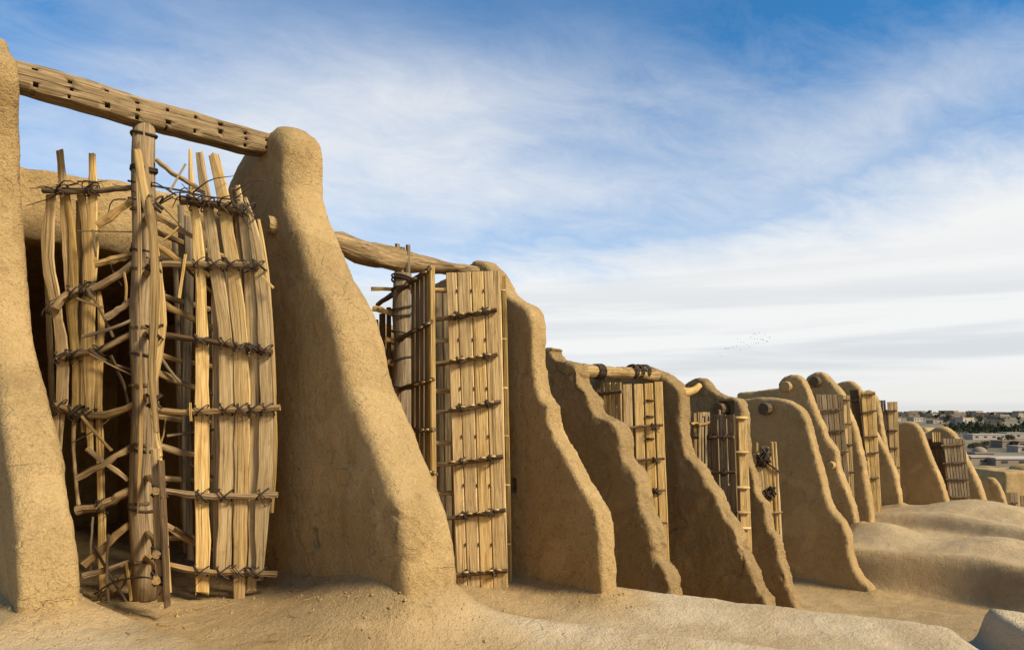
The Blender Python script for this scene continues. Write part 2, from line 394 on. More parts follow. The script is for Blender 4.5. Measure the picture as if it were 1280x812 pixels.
f4, b4 = fin('broad wavy edged mud wall with a pale horn of wood at its upper edge', 10.5, .31,
    [(778, 458), (790, 456), (806, 459)],
    [(820, 461), (842, 470), (854, 480), (862, 490), (864, 513), (864, 534), (866, 550), (869, 567), (879, 578), (888, 588), (893, 600), (905, 614), (911, 628), (917, 642), (928, 654), (933, 668), (938, 687), (947, 701), (954, 719), (961, 736), (970, 746), (973, 776)],
    -9.6, -2.9, .03, 3, M_WALLR, .044)
# horn of pale wood
u_, z_ = unproj(861, 491, 10.74); x_, y_ = cu(10.68, u_-.1); hp = np.array([x_, y_, z_])
q1 = pts(868, 487, hp[1]+.05); q2 = pts(875, 481, hp[1]+.1)
V, Fc, G = tube_geo(smoothpath([hp, q1, q2], 8), np.linspace(.09, .05, 8), 8, .1)
mk('wood_horn', np.array(V)-b4, Fc, M_PALE, f4, G)
f5, b5 = fin('narrow wavy mud wall with a cracked hole and log stub near its top', 13.0, .28,
    [(848, 486), (860, 477), (868, 473)],
    [(882, 473), (890, 476), (895, 484), (904, 492), (916, 496), (929, 498), (935, 506), (938, 519), (939, 538), (940, 559), (942, 573), (948, 586), (952, 600), (954, 616), (964, 628), (967, 647), (970, 662), (977, 668), (980, 682), (983, 698), (988, 710), (992, 729), (998, 740), (1004, 759), (1006, 777)],
    -9.9, -3.1, .033, 3, M_WALLR, .034, niches=[(908, 509, .16, .13, .12)])
log_end(f5, b5, 903, 511, 13.0, .12, .16)
f6, b6 = fin('wide smooth mud wall with a single log stub, middle of the row', 15.7, .32,
    [(928, 499), (945, 497), (966, 497)],
    [(990, 500), (1000, 505), (1008, 511), (1015, 523), (1020, 540), (1026, 565), (1032, 588), (1036, 603), (1040, 621), (1046, 635), (1060, 651), (1067, 668), (1068, 689), (1073, 705), (1081, 719), (1094, 731), (1100, 749)],
    -9.9, -3.0, .04, 6, M_WALL, .022)
log_end(f6, b6, 960, 511, 15.7, .15, .22)
f7, b7 = fin('rounded tall mud wall with a flat mud coloured log stub near its top', 18.2, .32,
    [(972, 494), (973, 479), (979, 471), (987, 468)],
    [(1000, 468), (1008, 472), (1014, 483), (1019, 496), (1023, 508), (1028, 521), (1035, 534), (1038, 545), (1044, 553), (1052, 564), (1054, 585), (1065, 612), (1073, 634), (1077, 656), (1079, 680), (1080, 706)],
    -11.2, -2.8, .045, 6, M_WALL, .025)
log_end(f7, b7, 985, 483, 18.2, .14, .16, M_WALL)
log_end(f7, b7, 1040, 581, 18.2, .1, .12, M_WALL)
f8, b8 = fin('rounded tall mud wall with a dark hollow log stub near its top', 20.6, .32,
    [(1003, 482), (1009, 470), (1019, 465)],
    [(1033, 465), (1039, 470), (1044, 476), (1052, 485), (1060, 496), (1064, 509), (1070, 524), (1075, 536), (1079, 556), (1084, 577), (1089, 610), (1094, 640), (1095, 664)],
    -12.2, -2.2, .05, 6, M_WALL, .025)
log_end(f8, b8, 1021, 477, 20.6, .16, .2)
f9, b9 = fin('mud wall behind the grey planks, curving down to a sharp bright edge', 23.2, .32,
    [(1040, 488), (1046, 478), (1058, 475)],
    [(1070, 477), (1079, 485), (1085, 500), (1090, 520), (1097, 539), (1106, 553), (1114, 567), (1124, 591), (1129, 618), (1130, 650)],
    -13.2, -2.4, .055, 5, M_WALL, .025)
f10, b10 = fin('low mud wall top showing between two yellow plank sails far along the row', 24.7, .3,
    [(1074, 492), (1082, 487)],
    [(1093, 489), (1099, 498), (1103, 510), (1107, 535), (1113, 570), (1120, 640)],
    -13.4, -2.4, .06, 4, M_WALL, .025)
f11, b11 = fin('smooth mud wall with a plain slanting edge, left of the weathered grey sail', 27.0, .4,
    [(1112, 534), (1122, 527), (1134, 526)],
    [(1148, 529), (1155, 537), (1161, 553), (1167, 569), (1176, 588), (1183, 607), (1189, 626), (1195, 650)],
    -13.0, -2.6, .06, 6, M_WALL, .025)
f12, b12 = fin('smooth mud wall behind the weathered grey sail, near the end of the row', 29.6, .45,
    [(1160, 540), (1171, 533)],
    [(1184, 532), (1195, 539), (1204, 551), (1211, 569), (1221, 588), (1229, 607), (1235, 626), (1240, 648)],
    -13.4, -2.8, .065, 6, M_WALL, .025)
f13, b13 = fin('small arched mud wall at the far end of the row, below the others', 34.0, .4,
    [(1219, 612), (1228, 599), (1236, 595)],
    [(1246, 598), (1252, 606), (1257, 618), (1262, 640), (1265, 660)],
    -14.2, -5.6, .07, 4, M_WALL, .03)

# ------------------------------------------------------------------ terrace (mud roofs and domes) and the plain beyond
DOMES = [(18.4, -6.9, 1.25, .46), (18.6, -4.6, 1.7, .40), (18.9, -1.6, 1.7, .4), (23.2, -6.2, 2.3, .52), (23.4, -2.2, 2.0, .42), (14.2, -3.4, 1.6, .16)]
def H(c, u):
    cA = 3.36+np.clip(u+4.9, 0, 7)*.56
    z = -.37*sm(c, cA, cA+.5)+.03*np.exp(-((c-cA+.1)/.3)**2)*sm(u, -5.6, -4.8)-.09*np.exp(-((c-cA-.95)/.4)**2)*sm(u, -6.6, -5)
    z = z+(.035*np.exp(-((c-cA)/.45)**2)-.10*np.exp(-((c-cA+1.15)/.7)**2))*sm(u, -5.0, -4.2)*(c < cA+.5)*(1-sm(c, cA, cA+.5))
    cB = 6.32+np.clip(u+5.2, -1.2, 9)*.345
    z = z-1.78*sm(c, cB-.1, cB+1.15)+.10*np.exp(-((c-cB+.1)/.6)**2)*sm(u, -6, -5)
    z = z+.12*sm(u, -5.0, -6.6)*np.exp(-((c-4.6)/.8)**2)
    cC = 16.4+.12*np.sin(u*1.1+.6)+.05*np.sin(u*2.3); z = z+.70*sm(c, cC, cC+.42)+.09*np.exp(-((c-cC-.5)/.3)**2)
    cD = 20.85+.25*np.sin(u*.9+2); z = z+.22*sm(c, cD, cD+.3)+.10*np.exp(-((c-cD-.45)/.3)**2)-.3*sm(c, 23.5, 26)-2.7*sm(c, 30.2, 31.8)
    z = z+.05*np.exp(-((c-15.0-.2*(u+5))/.5)**2)
    c0 = 1.12+np.clip(u+5.9, 0, 4)*.30
    z = z+.27*(1-sm(c, c0, c0+.33))*sm(u, -7.2, -6.2)
    dm = np.hypot(np.maximum(np.abs(c-3.24)-.2, 0), np.maximum(u+4.75, 0)); z = z+.24*np.exp(-((c-3.05)/.75)**2-(np.maximum(u+5.0, (-5.0-u)*.8)/.75)**2)*(1-sm(c, 3.35, 3.75))+.02*np.exp(-(dm/.7)**2)*sm(u, -7.2, -5.2)*sm(c, 2.2, 3.0)
    z = z+.05*np.exp(-((c-cA+.3)/.4)**2)*sm(u, -5.2, -4.4)*(1-sm(u, -3.6, -1.5))
    for (a, b, Rr, h) in DOMES:
        d2 = ((c-a)**2+(u-b)**2)/Rr**2; z = z+h*1.05*np.exp(-d2*1.9)
    d2 = ((c-7.62)/.80)**2+((u+.92)/1.15)**2; z = z+.22*sm(1-d2, 0, .20)-.10*np.exp(-((np.sqrt(d2)-1.05)/.08)**2)
    for (fc, ft, ub, uf) in FOOT:
        dc = np.maximum(np.maximum(fc-c, c-fc-ft), 0); du = np.maximum(u-uf, 0)+np.maximum(ub-u, 0)
        dd = np.hypot(dc, du); z = z+.15*np.exp(-dd/.2)*(dd < 1.6)
    return z
C_ = np.unique(np.r_[np.arange(-9, -.2, .3), np.arange(-.2, 9.2, .05), np.arange(9.2, 25, .075), np.arange(25, 40.1, .3)])
U_ = np.unique(np.r_[np.arange(-17, -9, .3), np.arange(-9, -1.0, .05), np.arange(-1.0, 4, .12), np.arange(4, 14.1, .4)])
cc, uu = np.meshgrid(C_, U_, indexing='ij'); cf, uf = cc.ravel(), uu.ravel()
P3 = np.c_[cf, uf, np.zeros_like(cf)]
zz = H(cf, uf)+.05*fbm(P3, .8, 3)+.016*fbm(P3+5, 5, 3, .55)
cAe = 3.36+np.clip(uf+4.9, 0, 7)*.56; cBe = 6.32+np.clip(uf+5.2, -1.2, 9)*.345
lit_crest = np.exp(-((cf-cAe+.12)/.42)**2)*sm(uf, -5.3, -4.6)+sm(cf, cBe-1.6, cBe-.2)*(1-sm(cf, cBe+.5, cBe+1.2))*sm(uf, -6.2, -4.8)+(1-sm(cf, 1.0, 1.5))*sm(uf, -6.4, -5.6)
plaster_lit = np.clip(.12+.3*sm(cf, cAe, cAe+1)*(1-sm(cf, cBe, cBe+1))*sm(uf, -5.5, -4.5)+.85*lit_crest+.3*sm(cf, 16.6, 17.4)*sm(uf, -9, -7), 0, 1)  # paler roof plaster, with sunlight on the ridge crests painted into the colour
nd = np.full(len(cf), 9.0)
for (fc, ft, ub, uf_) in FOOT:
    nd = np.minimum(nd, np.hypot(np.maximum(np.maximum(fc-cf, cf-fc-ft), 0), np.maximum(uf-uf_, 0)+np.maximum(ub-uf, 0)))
plaster_lit = plaster_lit*(1-np.exp(-(nd/.33)**2))
edge = np.maximum.reduce([sm(cf, 35, 39), sm(-cf, 4, 8), sm(uf, 7, 13), sm(-uf, 13.9, 16.5)])
zz = zz*(1-edge)-9.6*edge
xy = cf[:, None]*RD+uf[:, None]*FD
nc, nu = len(C_), len(U_)
idx = np.arange(nc*nu).reshape(nc, nu)
Fq = np.stack([idx[:-1, :-1], idx[1:, :-1], idx[1:, 1:], idx[:-1, 1:]], -1).reshape(-1, 4)[:, ::-1]
o = mk('terrace', np.c_[xy, zz], Fq.tolist(), M_GRND, None, np.c_[plaster_lit, plaster_lit, plaster_lit]); o['kind'] = 'structure'
def plainz(r): return -9+13*sm(r, 420, 1250)+1.5*sm(r, 1250, 2600)
rr = np.r_[0, np.geomspace(30, 9000, 60)]; th = np.linspace(0, 2*math.pi, 97)[:-1]
V = [(0, 0, -9.0)]; Fc = []
for i, r in enumerate(rr[1:]):
    for t in th: V.append((r*math.cos(t), r*math.sin(t), plainz(r)))
nt = len(th)
Fc += [(0, 1+k, 1+(k+1) % nt) for k in range(nt)]
for i in range(len(rr)-2):
    for k in range(nt): a = 1+i*nt; b = a+nt; Fc.append((a+k, b+k, b+(k+1) % nt, a+(k+1) % nt))
m, t, b = mat('dry_plain'); g = t.node('ShaderNodeNewGeometry').outputs['Position']
t.put(b.inputs['Base Color'], t.mix(t.ramp(t.noise(g, .02, 6, .65), .35, .65), rgb(.24, .185, .12), rgb(.13, .115, .07)))
o = mk('ground', V, Fc, m); o['kind'] = 'structure'

# ------------------------------------------------------------------ rear walls closing the bays
def rear(label, c0, c1, u, zlint, ztop, zb, mt=M_WALL):
    """mud wall across the back of a bay: a lintel over a deep dark recess"""
    cs = [(c0, u, zlint), (c1, u, zlint)]
    def box(ca, cb, ua, ub, za, zc):
        V = []
        for z in (za, zc):
            for (c, uu) in ((ca, ua), (cb, ua), (cb, ub), (ca, ub)):
                x, y = cu(c, uu); V.append((x, y, z))
        return V, [(0, 3, 2, 1), (4, 5, 6, 7), (0, 1, 5, 4), (1, 2, 6, 5), (2, 3, 7, 6), (3, 0, 4, 7)]
    V = []; Fc = []
    for bx in ((c0, c1, u-.35, u, zlint, ztop), (c0-.3, c1+.3, u-4.3, u-.34, zlint+.05, zlint+.3), (c0-.3, c1+.3, u-4.5, u-4.28, zb, zlint+.32), (c0-.32, c0-.05, u-4.4, u-.02, zb, zlint+.31), (c1+.05, c1+.32, u-4.4, u-.02, zb, zlint+.31)):
        v, f = box(*bx); k = len(V); V += v; Fc += [tuple(i+k for i in q) for q in f]
    me = voxel(V, Fc, .05)
    N = len(me.vertices); P = np.empty(N*3); me.vertices.foreach_get('co', P); P = P.reshape(-1, 3)
    E = np.empty(len(me.edges)*2, np.int32); me.edges.foreach_get('vertices', E); P = smooth_mesh(P, E.reshape(-1, 2), 3)
    P += np.c_[np.zeros((N, 2)), .08*fbm(P, 1.8, 3)]+.02*fbm(P+3, 5, 2)[:, None]
    bx, by = cu((c0+c1)/2, u-1.2); base = np.array([bx, by, zb])
    me.vertices.foreach_set('co', (P-base).ravel()); me.polygons.foreach_set('use_smooth', [True]*len(me.polygons)); me.materials.append(mt); me.name = 'rear_wall'
    o = bpy.data.objects.new('rear_wall', me); COL.objects.link(o); o.location = base
    tagthing(o, label, 'wall'); o['kind'] = 'thing'; return o
rear('sunlit top of the mud wall behind the ragged slatted rotor, dark recess below', .75, 3.2, -8.35, 3.35, 4.1, -.6)
rear('mud wall in deep shade behind the clean plank sails and round log beam', 3.3, 5.9, -8.6, 2.55, 2.95, -1.0)
rear('mud wall in shade behind the planks under the short knotted beam', 8.1, 10.7, -9.2, 1.75, 2.15, -2.6)

# ------------------------------------------------------------------ beams
def beam_thing(label, px0, px1, edges, u, depth, notch=None, mt=M_BEAM, rnd=False):
    """beam along the row at u; edges = [(px, ytop, ybottom)]"""
    S_ = []
    for (px, yt, yb) in edges:
        r = (px-CX)/F; t = u/(FD[0]*r+FD[1]); S_.append((t*(RD[0]*r+RD[1]), EYE+(HY-yt)/F*t, EYE+(HY-yb)/F*t))
    S_ = np.array(S_); cs = np.linspace(S_[0, 0], S_[-1, 0], 30)
    zt = np.interp(cs, S_[:, 0], S_[:, 1]); zb = np.interp(cs, S_[:, 0], S_[:, 2])
    V = []; G = []; s0 = random.random()*30
    nk = 12
    for i, c in enumerate(cs):
        zc, hh = (zt[i]+zb[i])/2, (zt[i]-zb[i])/2*(1+.07*(random.random()-.5))
        for k in range(nk):
            a = 2*math.pi*(k+.5)/nk; ca, sa = math.cos(a), math.sin(a)
            e = 1.0 if rnd else 1/max(abs(ca), abs(sa))**.8
            e *= 1+(.10 if rnd else .05)*(random.random()-.5)+(.10*math.sin(i*.9+k*1.7)+.07*math.sin(i*.37+k*2.9) if rnd else .02*math.sin(i*.8+k))
            du, dz = ca*depth/2*e, sa*hh*e
            x, y = cu(c, u+du); V.append((x, y, zc+dz)); G.append((du+s0, dz+s0, c+s0))
    n = len(cs)
    Fc = [(i*nk+k, (i+1)*nk+k, (i+1)*nk+(k+1) % nk, i*nk+(k+1) % nk) for i in range(n-1) for k in range(nk)]
    Fc += [tuple(range(nk)), tuple((n-1)*nk+k for k in range(nk-1, -1, -1))]
    x, y = cu((cs[0]+cs[-1])/2, u); z = (zb.min())
    th = Thing('timber_beam', label, 'beam', (x, y, z))
    o = mk('beam', V, Fc, mt, th, G, True)
    bm = bmesh.new(); bm.from_mesh(o.data); bmesh.ops.recalc_face_normals(bm, faces=bm.faces); bm.to_mesh(o.data); bm.free()
    if notch:
        bm = bmesh.new()
        for (px, py, wpx, hpx) in notch:
            p = onplane(px, py, cu(2, u+depth/2+.01), math.atan2(RD[1], RD[0]))-th.loc; s = p[1]+th.loc[1]
            hw, hh = wpx/F*s*(.4+.25*random.random()), hpx/F*s*(.40+.2*random.random())
            vs = []
            for (a, b_, c_) in ((-1, -1, -1), (1, -1, -1), (1, 1, -1), (-1, 1, -1), (-1, -1, 1), (1, -1, 1), (1, 1, 1), (-1, 1, 1)):
                q = p+np.array([RD[0]*a*hw+FD[0]*b_*.13, RD[1]*a*hw+FD[1]*b_*.13, c_*hh]); vs.append(bm.verts.new(q))
            for f in ((0, 3, 2, 1), (4, 5, 6, 7), (0, 1, 5, 4), (1, 2, 6, 5), (2, 3, 7, 6), (3, 0, 4, 7)): bm.faces.new([vs[i] for i in f])
        bmesh.ops.recalc_face_normals(bm, faces=bm.faces); cm = bpy.data.meshes.new('cut'); bm.to_mesh(cm); bm.free()
        co = bpy.data.objects.new('cut', cm); COL.objects.link(co); co.location = th.o.location
        md = o.modifiers.new('b', 'BOOLEAN'); md.object = co; md.operation = 'DIFFERENCE'; md.solver = 'EXACT'
        bpy.context.view_layer.update()
        dg = bpy.context.evaluated_depsgraph_get(); m2 = bpy.data.meshes.new_from_object(o.evaluated_get(dg)); o.modifiers.clear(); o.data = m2
        q = np.empty(len(m2.vertices)*3); m2.vertices.foreach_get('co', q); q = q.reshape(-1, 3)
        at = m2.attributes.get('gc') or m2.attributes.new('gc', 'FLOAT_VECTOR', 'POINT')
        at.data.foreach_set('vector', np.c_[q[:, :2] @ FD, q[:, 2], q[:, :2] @ RD].astype(np.float32).ravel())
        bpy.data.objects.remove(co); bpy.data.meshes.remove(cm)
    return th
URW = -7.0
no = [(44, 86, 5, 3), (45, 105, 6, 6), (42, 113, 4, 3), (88, 102, 6, 4), (90, 111, 4, 4), (87, 120, 4, 5), (134, 113, 4, 3), (135, 131, 6, 6), (133, 140, 5, 4), (172, 128, 6, 4), (173, 137, 4, 4), (172, 146, 4, 5), (210, 137, 4, 4), (211, 152, 5, 5), (209, 158, 3, 3), (245, 146, 4, 4), (244, 163, 4, 5), (276, 155, 4, 4), (276, 164, 4, 7), (307, 166, 4, 4), (308, 173, 3, 3), (307, 181, 4, 5), (334, 175, 4, 3), (334, 184, 3, 4)]
beam_thing('thick squared beam with rows of cut notches spanning over the ragged rotor', 20, 345, [(-60, 60, 94), (20, 79, 114), (81, 96, 130), (138, 113, 147), (172, 125, 157), (239, 143, 173), (310, 164, 192), (345, 173, 195), (372, 181, 201)], URW, .21, no)
beam_thing('round weathered log beam sloping behind the big smooth wall to the plank sail', 415, 590, [(380, 286, 312), (420, 291, 315), (440, 296, 325), (470, 304, 334), (493, 309, 338), (520, 317, 341), (550, 326, 342), (585, 332, 345), (612, 337, 350)], URW, .22, rnd=True)
tb = beam_thing('short knotted log beam above the planks between two wavy mud walls', 735, 812, [(715, 454, 471), (738, 456, 472), (760, 458, 472), (785, 459, 473), (805, 461, 475), (820, 463, 477)], -7.75, .2, rnd=True)
for px in (744, 748, 789, 796, 804):      # cord windings on the short beam
    p = onplane(px, 464, cu(9, -7.75), math.atan2(RD[1], RD[0])); th_ = np.linspace(0, 2*math.pi, 15)
    g = [tube_geo([p+np.array([FD[0]*math.cos(a)*.125+RD[0]*k*.03, FD[1]*math.cos(a)*.125+RD[1]*k*.03, math.sin(a)*.115]) for a in th_], .014, 5, .2) for k in (0, 1, 2)]
    v, f, gg = merge(g); mk('lashing', v, f, M_ROPE, tb, gg)

# ------------------------------------------------------------------ rotors
def poleatc(px, c): r = (px-CX)/F; t = c/(RD[0]*r+RD[1]); return np.array([r*t, t])
def poleat(px, u): r = (px-CX)/F; t = u/(FD[0]*r+FD[1]); return np.array([r*t, t])
class Rotor:
    def __init__(s, label, P, z0, z1, r0, r1, cat='windmill rotor', polemat=None):
        s.P = np.array(P); s.z0, s.z1 = z0, z1
        s.th = Thing('windmill_rotor', label, cat, (P[0], P[1], z0), 'windmill rotors along the row')
        n = 16; zs = np.linspace(z0, z1, n)
        path = [(P[0]+.012*math.sin(k*1.3), P[1]+.01*math.cos(k), z) for k, z in enumerate(zs)]
        s.pole = tube('shaft', path, np.linspace(r0, r1, n)*(1+.03*rng.standard_normal(n)), polemat or M_POLE, s.th, 14, .03)
    def p(s, px, py, a, off=0.0): return onplane(px, py, s.P, a, off)
    def slat(s, a, path, wpx, thick=.022, mt=M_PALE, off=0.0, n=12, rag=.08, name='slat', cup=.004):
        pp = [s.p(x, y, a, off) for x, y in path]; dpt = np.mean([q[1] for q in pp])
        n_ = np.array([-math.sin(a), math.cos(a)]); sc = abs(math.sin(a-math.atan2(s.P[1], s.P[0])))
        w_ = np.asarray(wpx, float)*dpt/F/max(.25, sc)
        return board(name, smoothpath(pp, n), w_, (math.cos(a), math.sin(a), 0), thick, mt, s.th, n, rag, cup)
    def batten(s, a, path, rpx, mt=M_BAT, off=.03, name='batten', wob=.25, n=10, flat=1.0):
        pp = [s.p(x, y, a, off) for x, y in path]; dpt = np.mean([q[1] for q in pp])
        return tube(name, smoothpath(pp, n), np.full(n, rpx*dpt/F)*np.linspace(1.05, .9, n), mt, s.th, 8, wob, flat)
    def arm(s, a, q0, q1, rpx, mt=M_ARM, off=0.0, bend=2.0, n=8):
        mid = ((q0[0]+q1[0])/2, (q0[1]+q1[1])/2+bend*(random.random()-.3))
        return s.batten(a, [q0, mid, q1], rpx, mt, off, 'arm', .3, n, .6)
    def lash(s, a, px, py, wpx, hpx, off=.02, loops=3, r=.007, depth=.05):
        p = s.p(px, py, a, off); d2 = np.array([math.cos(a), math.sin(a), 0]); nr = np.array([-math.sin(a), math.cos(a), 0])
        if nr[:2] @ s.P > 0: nr = -nr
        return lashing(p, np.array([0, 0, 1.]), d2, nr, wpx*p[1]/F, hpx*p[1]/F, depth, s.th, loops, r)
    def rough_sail(s, a, z0, z1, rin, rout, ns, mt, arms, wd=.075):
        d = np.array([math.cos(a), math.sin(a)])
        for k in range(ns):
            r = rin+(rout-rin)*(k+.5)/ns+.02*(random.random()-.5); q = s.P+d*r
            path = [(q[0]+.03*(random.random()-.5), q[1]+.03*(random.random()-.5), z) for z in np.linspace(z1-.25*random.random(), z0+.25*random.random(), 6)]
            board('slat', smoothpath(path, 8), wd*(.7+.6*random.random()), (d[0], d[1], 0), .02, mt, s.th, 8, .08)
        for k in range(arms):
            z = z0+.2+(z1-z0-.5)*k/(arms-1); q = s.P+d*(rout+.06)
            mid = (s.P+q)/2
            tube('arm', smoothpath([(s.P[0], s.P[1], z+.1), (mid[0]-d[1]*.04, mid[1]+d[0]*.04, z+.03), (q[0], q[1], z)], 7), .027, M_ARM, s.th, 7, .2)
    def mortise(s, z, a, w_=.03, h=.012):
        """raised lip and dark plug where an arm goes through the shaft"""
        d = np.array([math.cos(a), math.sin(a), 0]); t_ = np.array([-d[1], d[0], 0]); rad = .1+.025*(s.z1-z)/(s.z1-s.z0)
        p = np.array([s.P[0], s.P[1], z])+d*rad
        V = []; 
        for (i, j, k) in ((-1, -1, -1), (1, -1, -1), (1, 1, -1), (-1, 1, -1), (-1, -1, 1), (1, -1, 1), (1, 1, 1), (-1, 1, 1)):
            V.append(p+t_*i*w_+d*j*.008+np.array([0, 0, k*h]))
        Fc = [(0, 3, 2, 1), (4, 5, 6, 7), (0, 1, 5, 4), (1, 2, 6, 5), (2, 3, 7, 6), (3, 0, 4, 7)]
        mk('wedge', V, Fc, M_BAT, s.th, [(v[0], v[1], v[2]) for v in V], False)

# ---- rotor 0: ragged rotor of split branches
P0 = poleat(180, URW)
r0 = Rotor('ragged rotor of bleached split slats on a tall wooden shaft, leftmost in the row', P0, .02, 4.27, .122, .096)
aR, aL, aF = R(-1), R(180-1), R(-57)
# right hand sail
RS = [  # (path, widths px, material, offset)
 ([(238, 187), (239, 226), (244, 270), (250, 330), (252, 400), (253, 470), (252, 560), (253, 640), (253, 741)], [3, 9, 12, 13, 15, 15, 14, 15, 15], M_PALE, 0),
 ([(249, 190), (257, 240), (265, 300), (272, 350), (280, 400), (284, 450), (284, 520), (283, 600), (281, 680), (279, 718)], [9, 11, 14, 15, 16, 17, 17, 17, 17, 15], M_PALE, .0),
 ([(267, 193), (279, 244), (286, 300), (293, 350), (299, 400), (302, 450), (303, 520), (302, 600), (300, 690), (299, 753)], [12, 15, 16, 17, 17, 17, 17, 16, 15, 12], M_PALE, .004),
 ([(297, 232), (305, 285), (311, 340), (315, 400), (317, 470), (318, 560), (317, 640), (315, 738)], [6, 11, 13, 13, 12, 12, 11, 10], M_PALE, -.05),
 ([(306, 247), (318, 292), (326, 345), (331, 400), (333, 460), (334, 520), (333, 590), (328, 640), (325, 700), (324, 724)], [5, 13, 16, 17, 17, 17, 18, 16, 13, 8], M_PALE, .0),
 ([(323, 275), (333, 340), (338, 420), (341, 500), (342, 580), (340, 640)], [4, 7, 8, 8, 8, 4], M_PALE, -.06),
 ([(268, 330), (271, 420), (272, 520), (271, 600), (270, 716)], [9, 9, 8, 8, 7], M_ARM, -.07),
 ([(292, 236), (296, 300), (309, 400), (311, 500), (310, 600), (308, 728)], [6, 8, 8, 7, 7, 6], M_ARM, -.08),
 ([(226, 255), (229, 380), (234, 520), (236, 640), (239, 700)], [7, 7, 7, 8, 7], M_GREY, -.5),
 ([(218, 300), (222, 420), (226, 560), (232, 690)], [5, 6, 5, 5], M_GREY, -.62)]
for (path, wd, mt, off) in RS: r0.slat(aR, path, wd, .02, mt, off, 18, .15)
RB = [([(226, 251), (255, 254), (300, 263)], 4.8, M_BAT), ([(198, 330), (250, 330), (324, 332)], 4.0, M_ARM), ([(196, 418), (245, 424), (290, 431), (340, 440)], 3.6, M_BAT), ([(194, 512), (240, 515), (290, 512), (350, 509)], 4.2, M_ARM), ([(205, 613), (250, 619), (300, 620), (347, 618)], 4.0, M_ARM), ([(205, 705), (250, 713), (300, 715), (346, 717)], 4.2, M_ARM)]
for (path, rp, mt) in RB:
    r0.batten(aR, path, rp, mt, .045)
    for (sl, wd, mt2, off) in RS[:5]:
        x0 = np.interp(300, [p[0] for p in path], [p[1] for p in path])
        xs = np.interp(x0, [p[1] for p in sl], [p[0] for p in sl])
        if random.random() < .92: r0.lash(aR, xs, np.interp(xs, [p[0] for p in path], [p[1] for p in path]), 15, rp*2, .035, random.choice((2, 3)), .0055, .052)
for (q0, q1, rp) in (((190, 372), (274, 414), 4.2), ((192, 462), (262, 492), 4), ((192, 556), (272, 573), 4), ((192, 648), (270, 692), 4.4), ((192, 305), (262, 345), 4), ((190, 268), (250, 300), 3.4)):
    r0.arm(R(28), q0, q1, rp)
r0.batten(aR, [(196, 200), (215, 216), (235, 228), (258, 240)], 3.0, M_ARM, .0, 'arm')
# left hand sail
LS = [
 ([(64, 243), (60, 294), (59, 318), (65, 355), (74, 405), (78, 449), (78, 494), (74, 520), (72, 560)], [11, 16, 16, 15, 13, 15, 14, 12, 8], M_PALE, 0),
 ([(75, 188), (79, 240), (82, 294), (84, 330), (88, 400), (92, 440)], [8, 9, 9, 9, 7, 5], M_PALE, -.03),
 ([(84, 243), (91, 300), (92, 345), (91, 392), (93, 425), (97, 461), (96, 510)], [6, 8, 11, 12, 9, 12, 11], M_PALE, .0),
 ([(94, 515), (92, 540), (95, 600), (98, 630)], [4, 3, 3, 4], M_PALE, .01),
 ([(102, 243), (107, 294), (107, 343), (106, 400), (104, 460), (103, 510), (104, 540)], [10, 9, 7, 7, 9, 9, 4], M_PALE, -.01),
 ([(115, 192), (116, 250), (115, 330), (112, 400), (112, 470), (112, 520), (114, 566)], [7, 12, 14, 13, 13, 10, 6], M_PALE, .0),
 ([(123, 365), (127, 395), (125, 430), (123, 480), (125, 560), (127, 650), (129, 737)], [5, 9, 8, 8, 8, 9, 9], M_PALE, -.02),
 ([(98, 250), (99, 330), (98, 420), (100, 505)], [6, 6, 6, 5], M_ARM, -.06),
 ([(58, 300), (62, 420), (66, 520), (70, 640)], [7, 7, 6, 6], M_GREY, -.45)]
for (path, wd, mt, off) in LS: r0.slat(aL, path, wd, .02, mt, off, 17, .15)
LB = [([(54, 238), (100, 239), (140, 237), (170, 233)], 3.6, M_BAT), ([(70, 384), (86, 367), (123, 358), (174, 325)], 5.0, M_ARM), ([(74, 447), (98, 441), (123, 438), (150, 424), (184, 405)], 3.8, M_ARM), ([(69, 507), (98, 516), (128, 519), (182, 499)], 5.0, M_ARM), ([(96, 638), (128, 632), (150, 620), (172, 605)], 5.4, M_ARM), ([(112, 757), (135, 742), (172, 703)], 6.0, M_ARM)]
for (path, rp, mt) in LB:
    r0.batten(aL, path, rp, mt, .04)
    for (sl, wd, mt2, off) in LS[:7]:
        ym = np.mean([p[1] for p in path])
        if not (sl[0][1]-5 < ym < sl[-1][1]+15): continue
        xs = np.interp(ym, [p[1] for p in sl], [p[0] for p in sl])
        if random.random() < .85: r0.lash(aL, xs, np.interp(xs, [p[0] for p in path], [p[1] for p in path]), 13, rp*2, .03, random.choice((2, 3)), .0052, .052)
for (q0, q1, rp) in (((95, 598), (164, 558), 4.6), ((104, 706), (162, 655), 4.6), ((103, 720), (162, 702), 3.6), ((122, 282), (170, 246), 4.6), ((132, 398), (170, 372), 4), ((118, 330), (168, 318), 4.5), ((108, 560), (160, 600), 3)):
    r0.arm(R(205), q0, q1, rp)
for (x0, x1, y0_, y1_, wp) in ((-9, -6, 190, 420, 5), (4, 9, 205, 330, 4), (-4, -8, 440, 640, 5), (7, 3, 420, 600, 4), (0, 2, 165, 260, 3)):   # split strips lifting off the shaft
    pp = [pts(180+x0, y0_, 6.30), pts(180+(x0+x1)/2+2, (y0_+y1_)/2, 6.27), pts(180+x1, y1_, 6.31)]
    board('torn_strip', smoothpath(pp, 10), np.array([wp*.5, wp, wp, wp*.3])*6.3/F, (1, .3, 0), .012, M_ARM, r0.th, 10, .15)
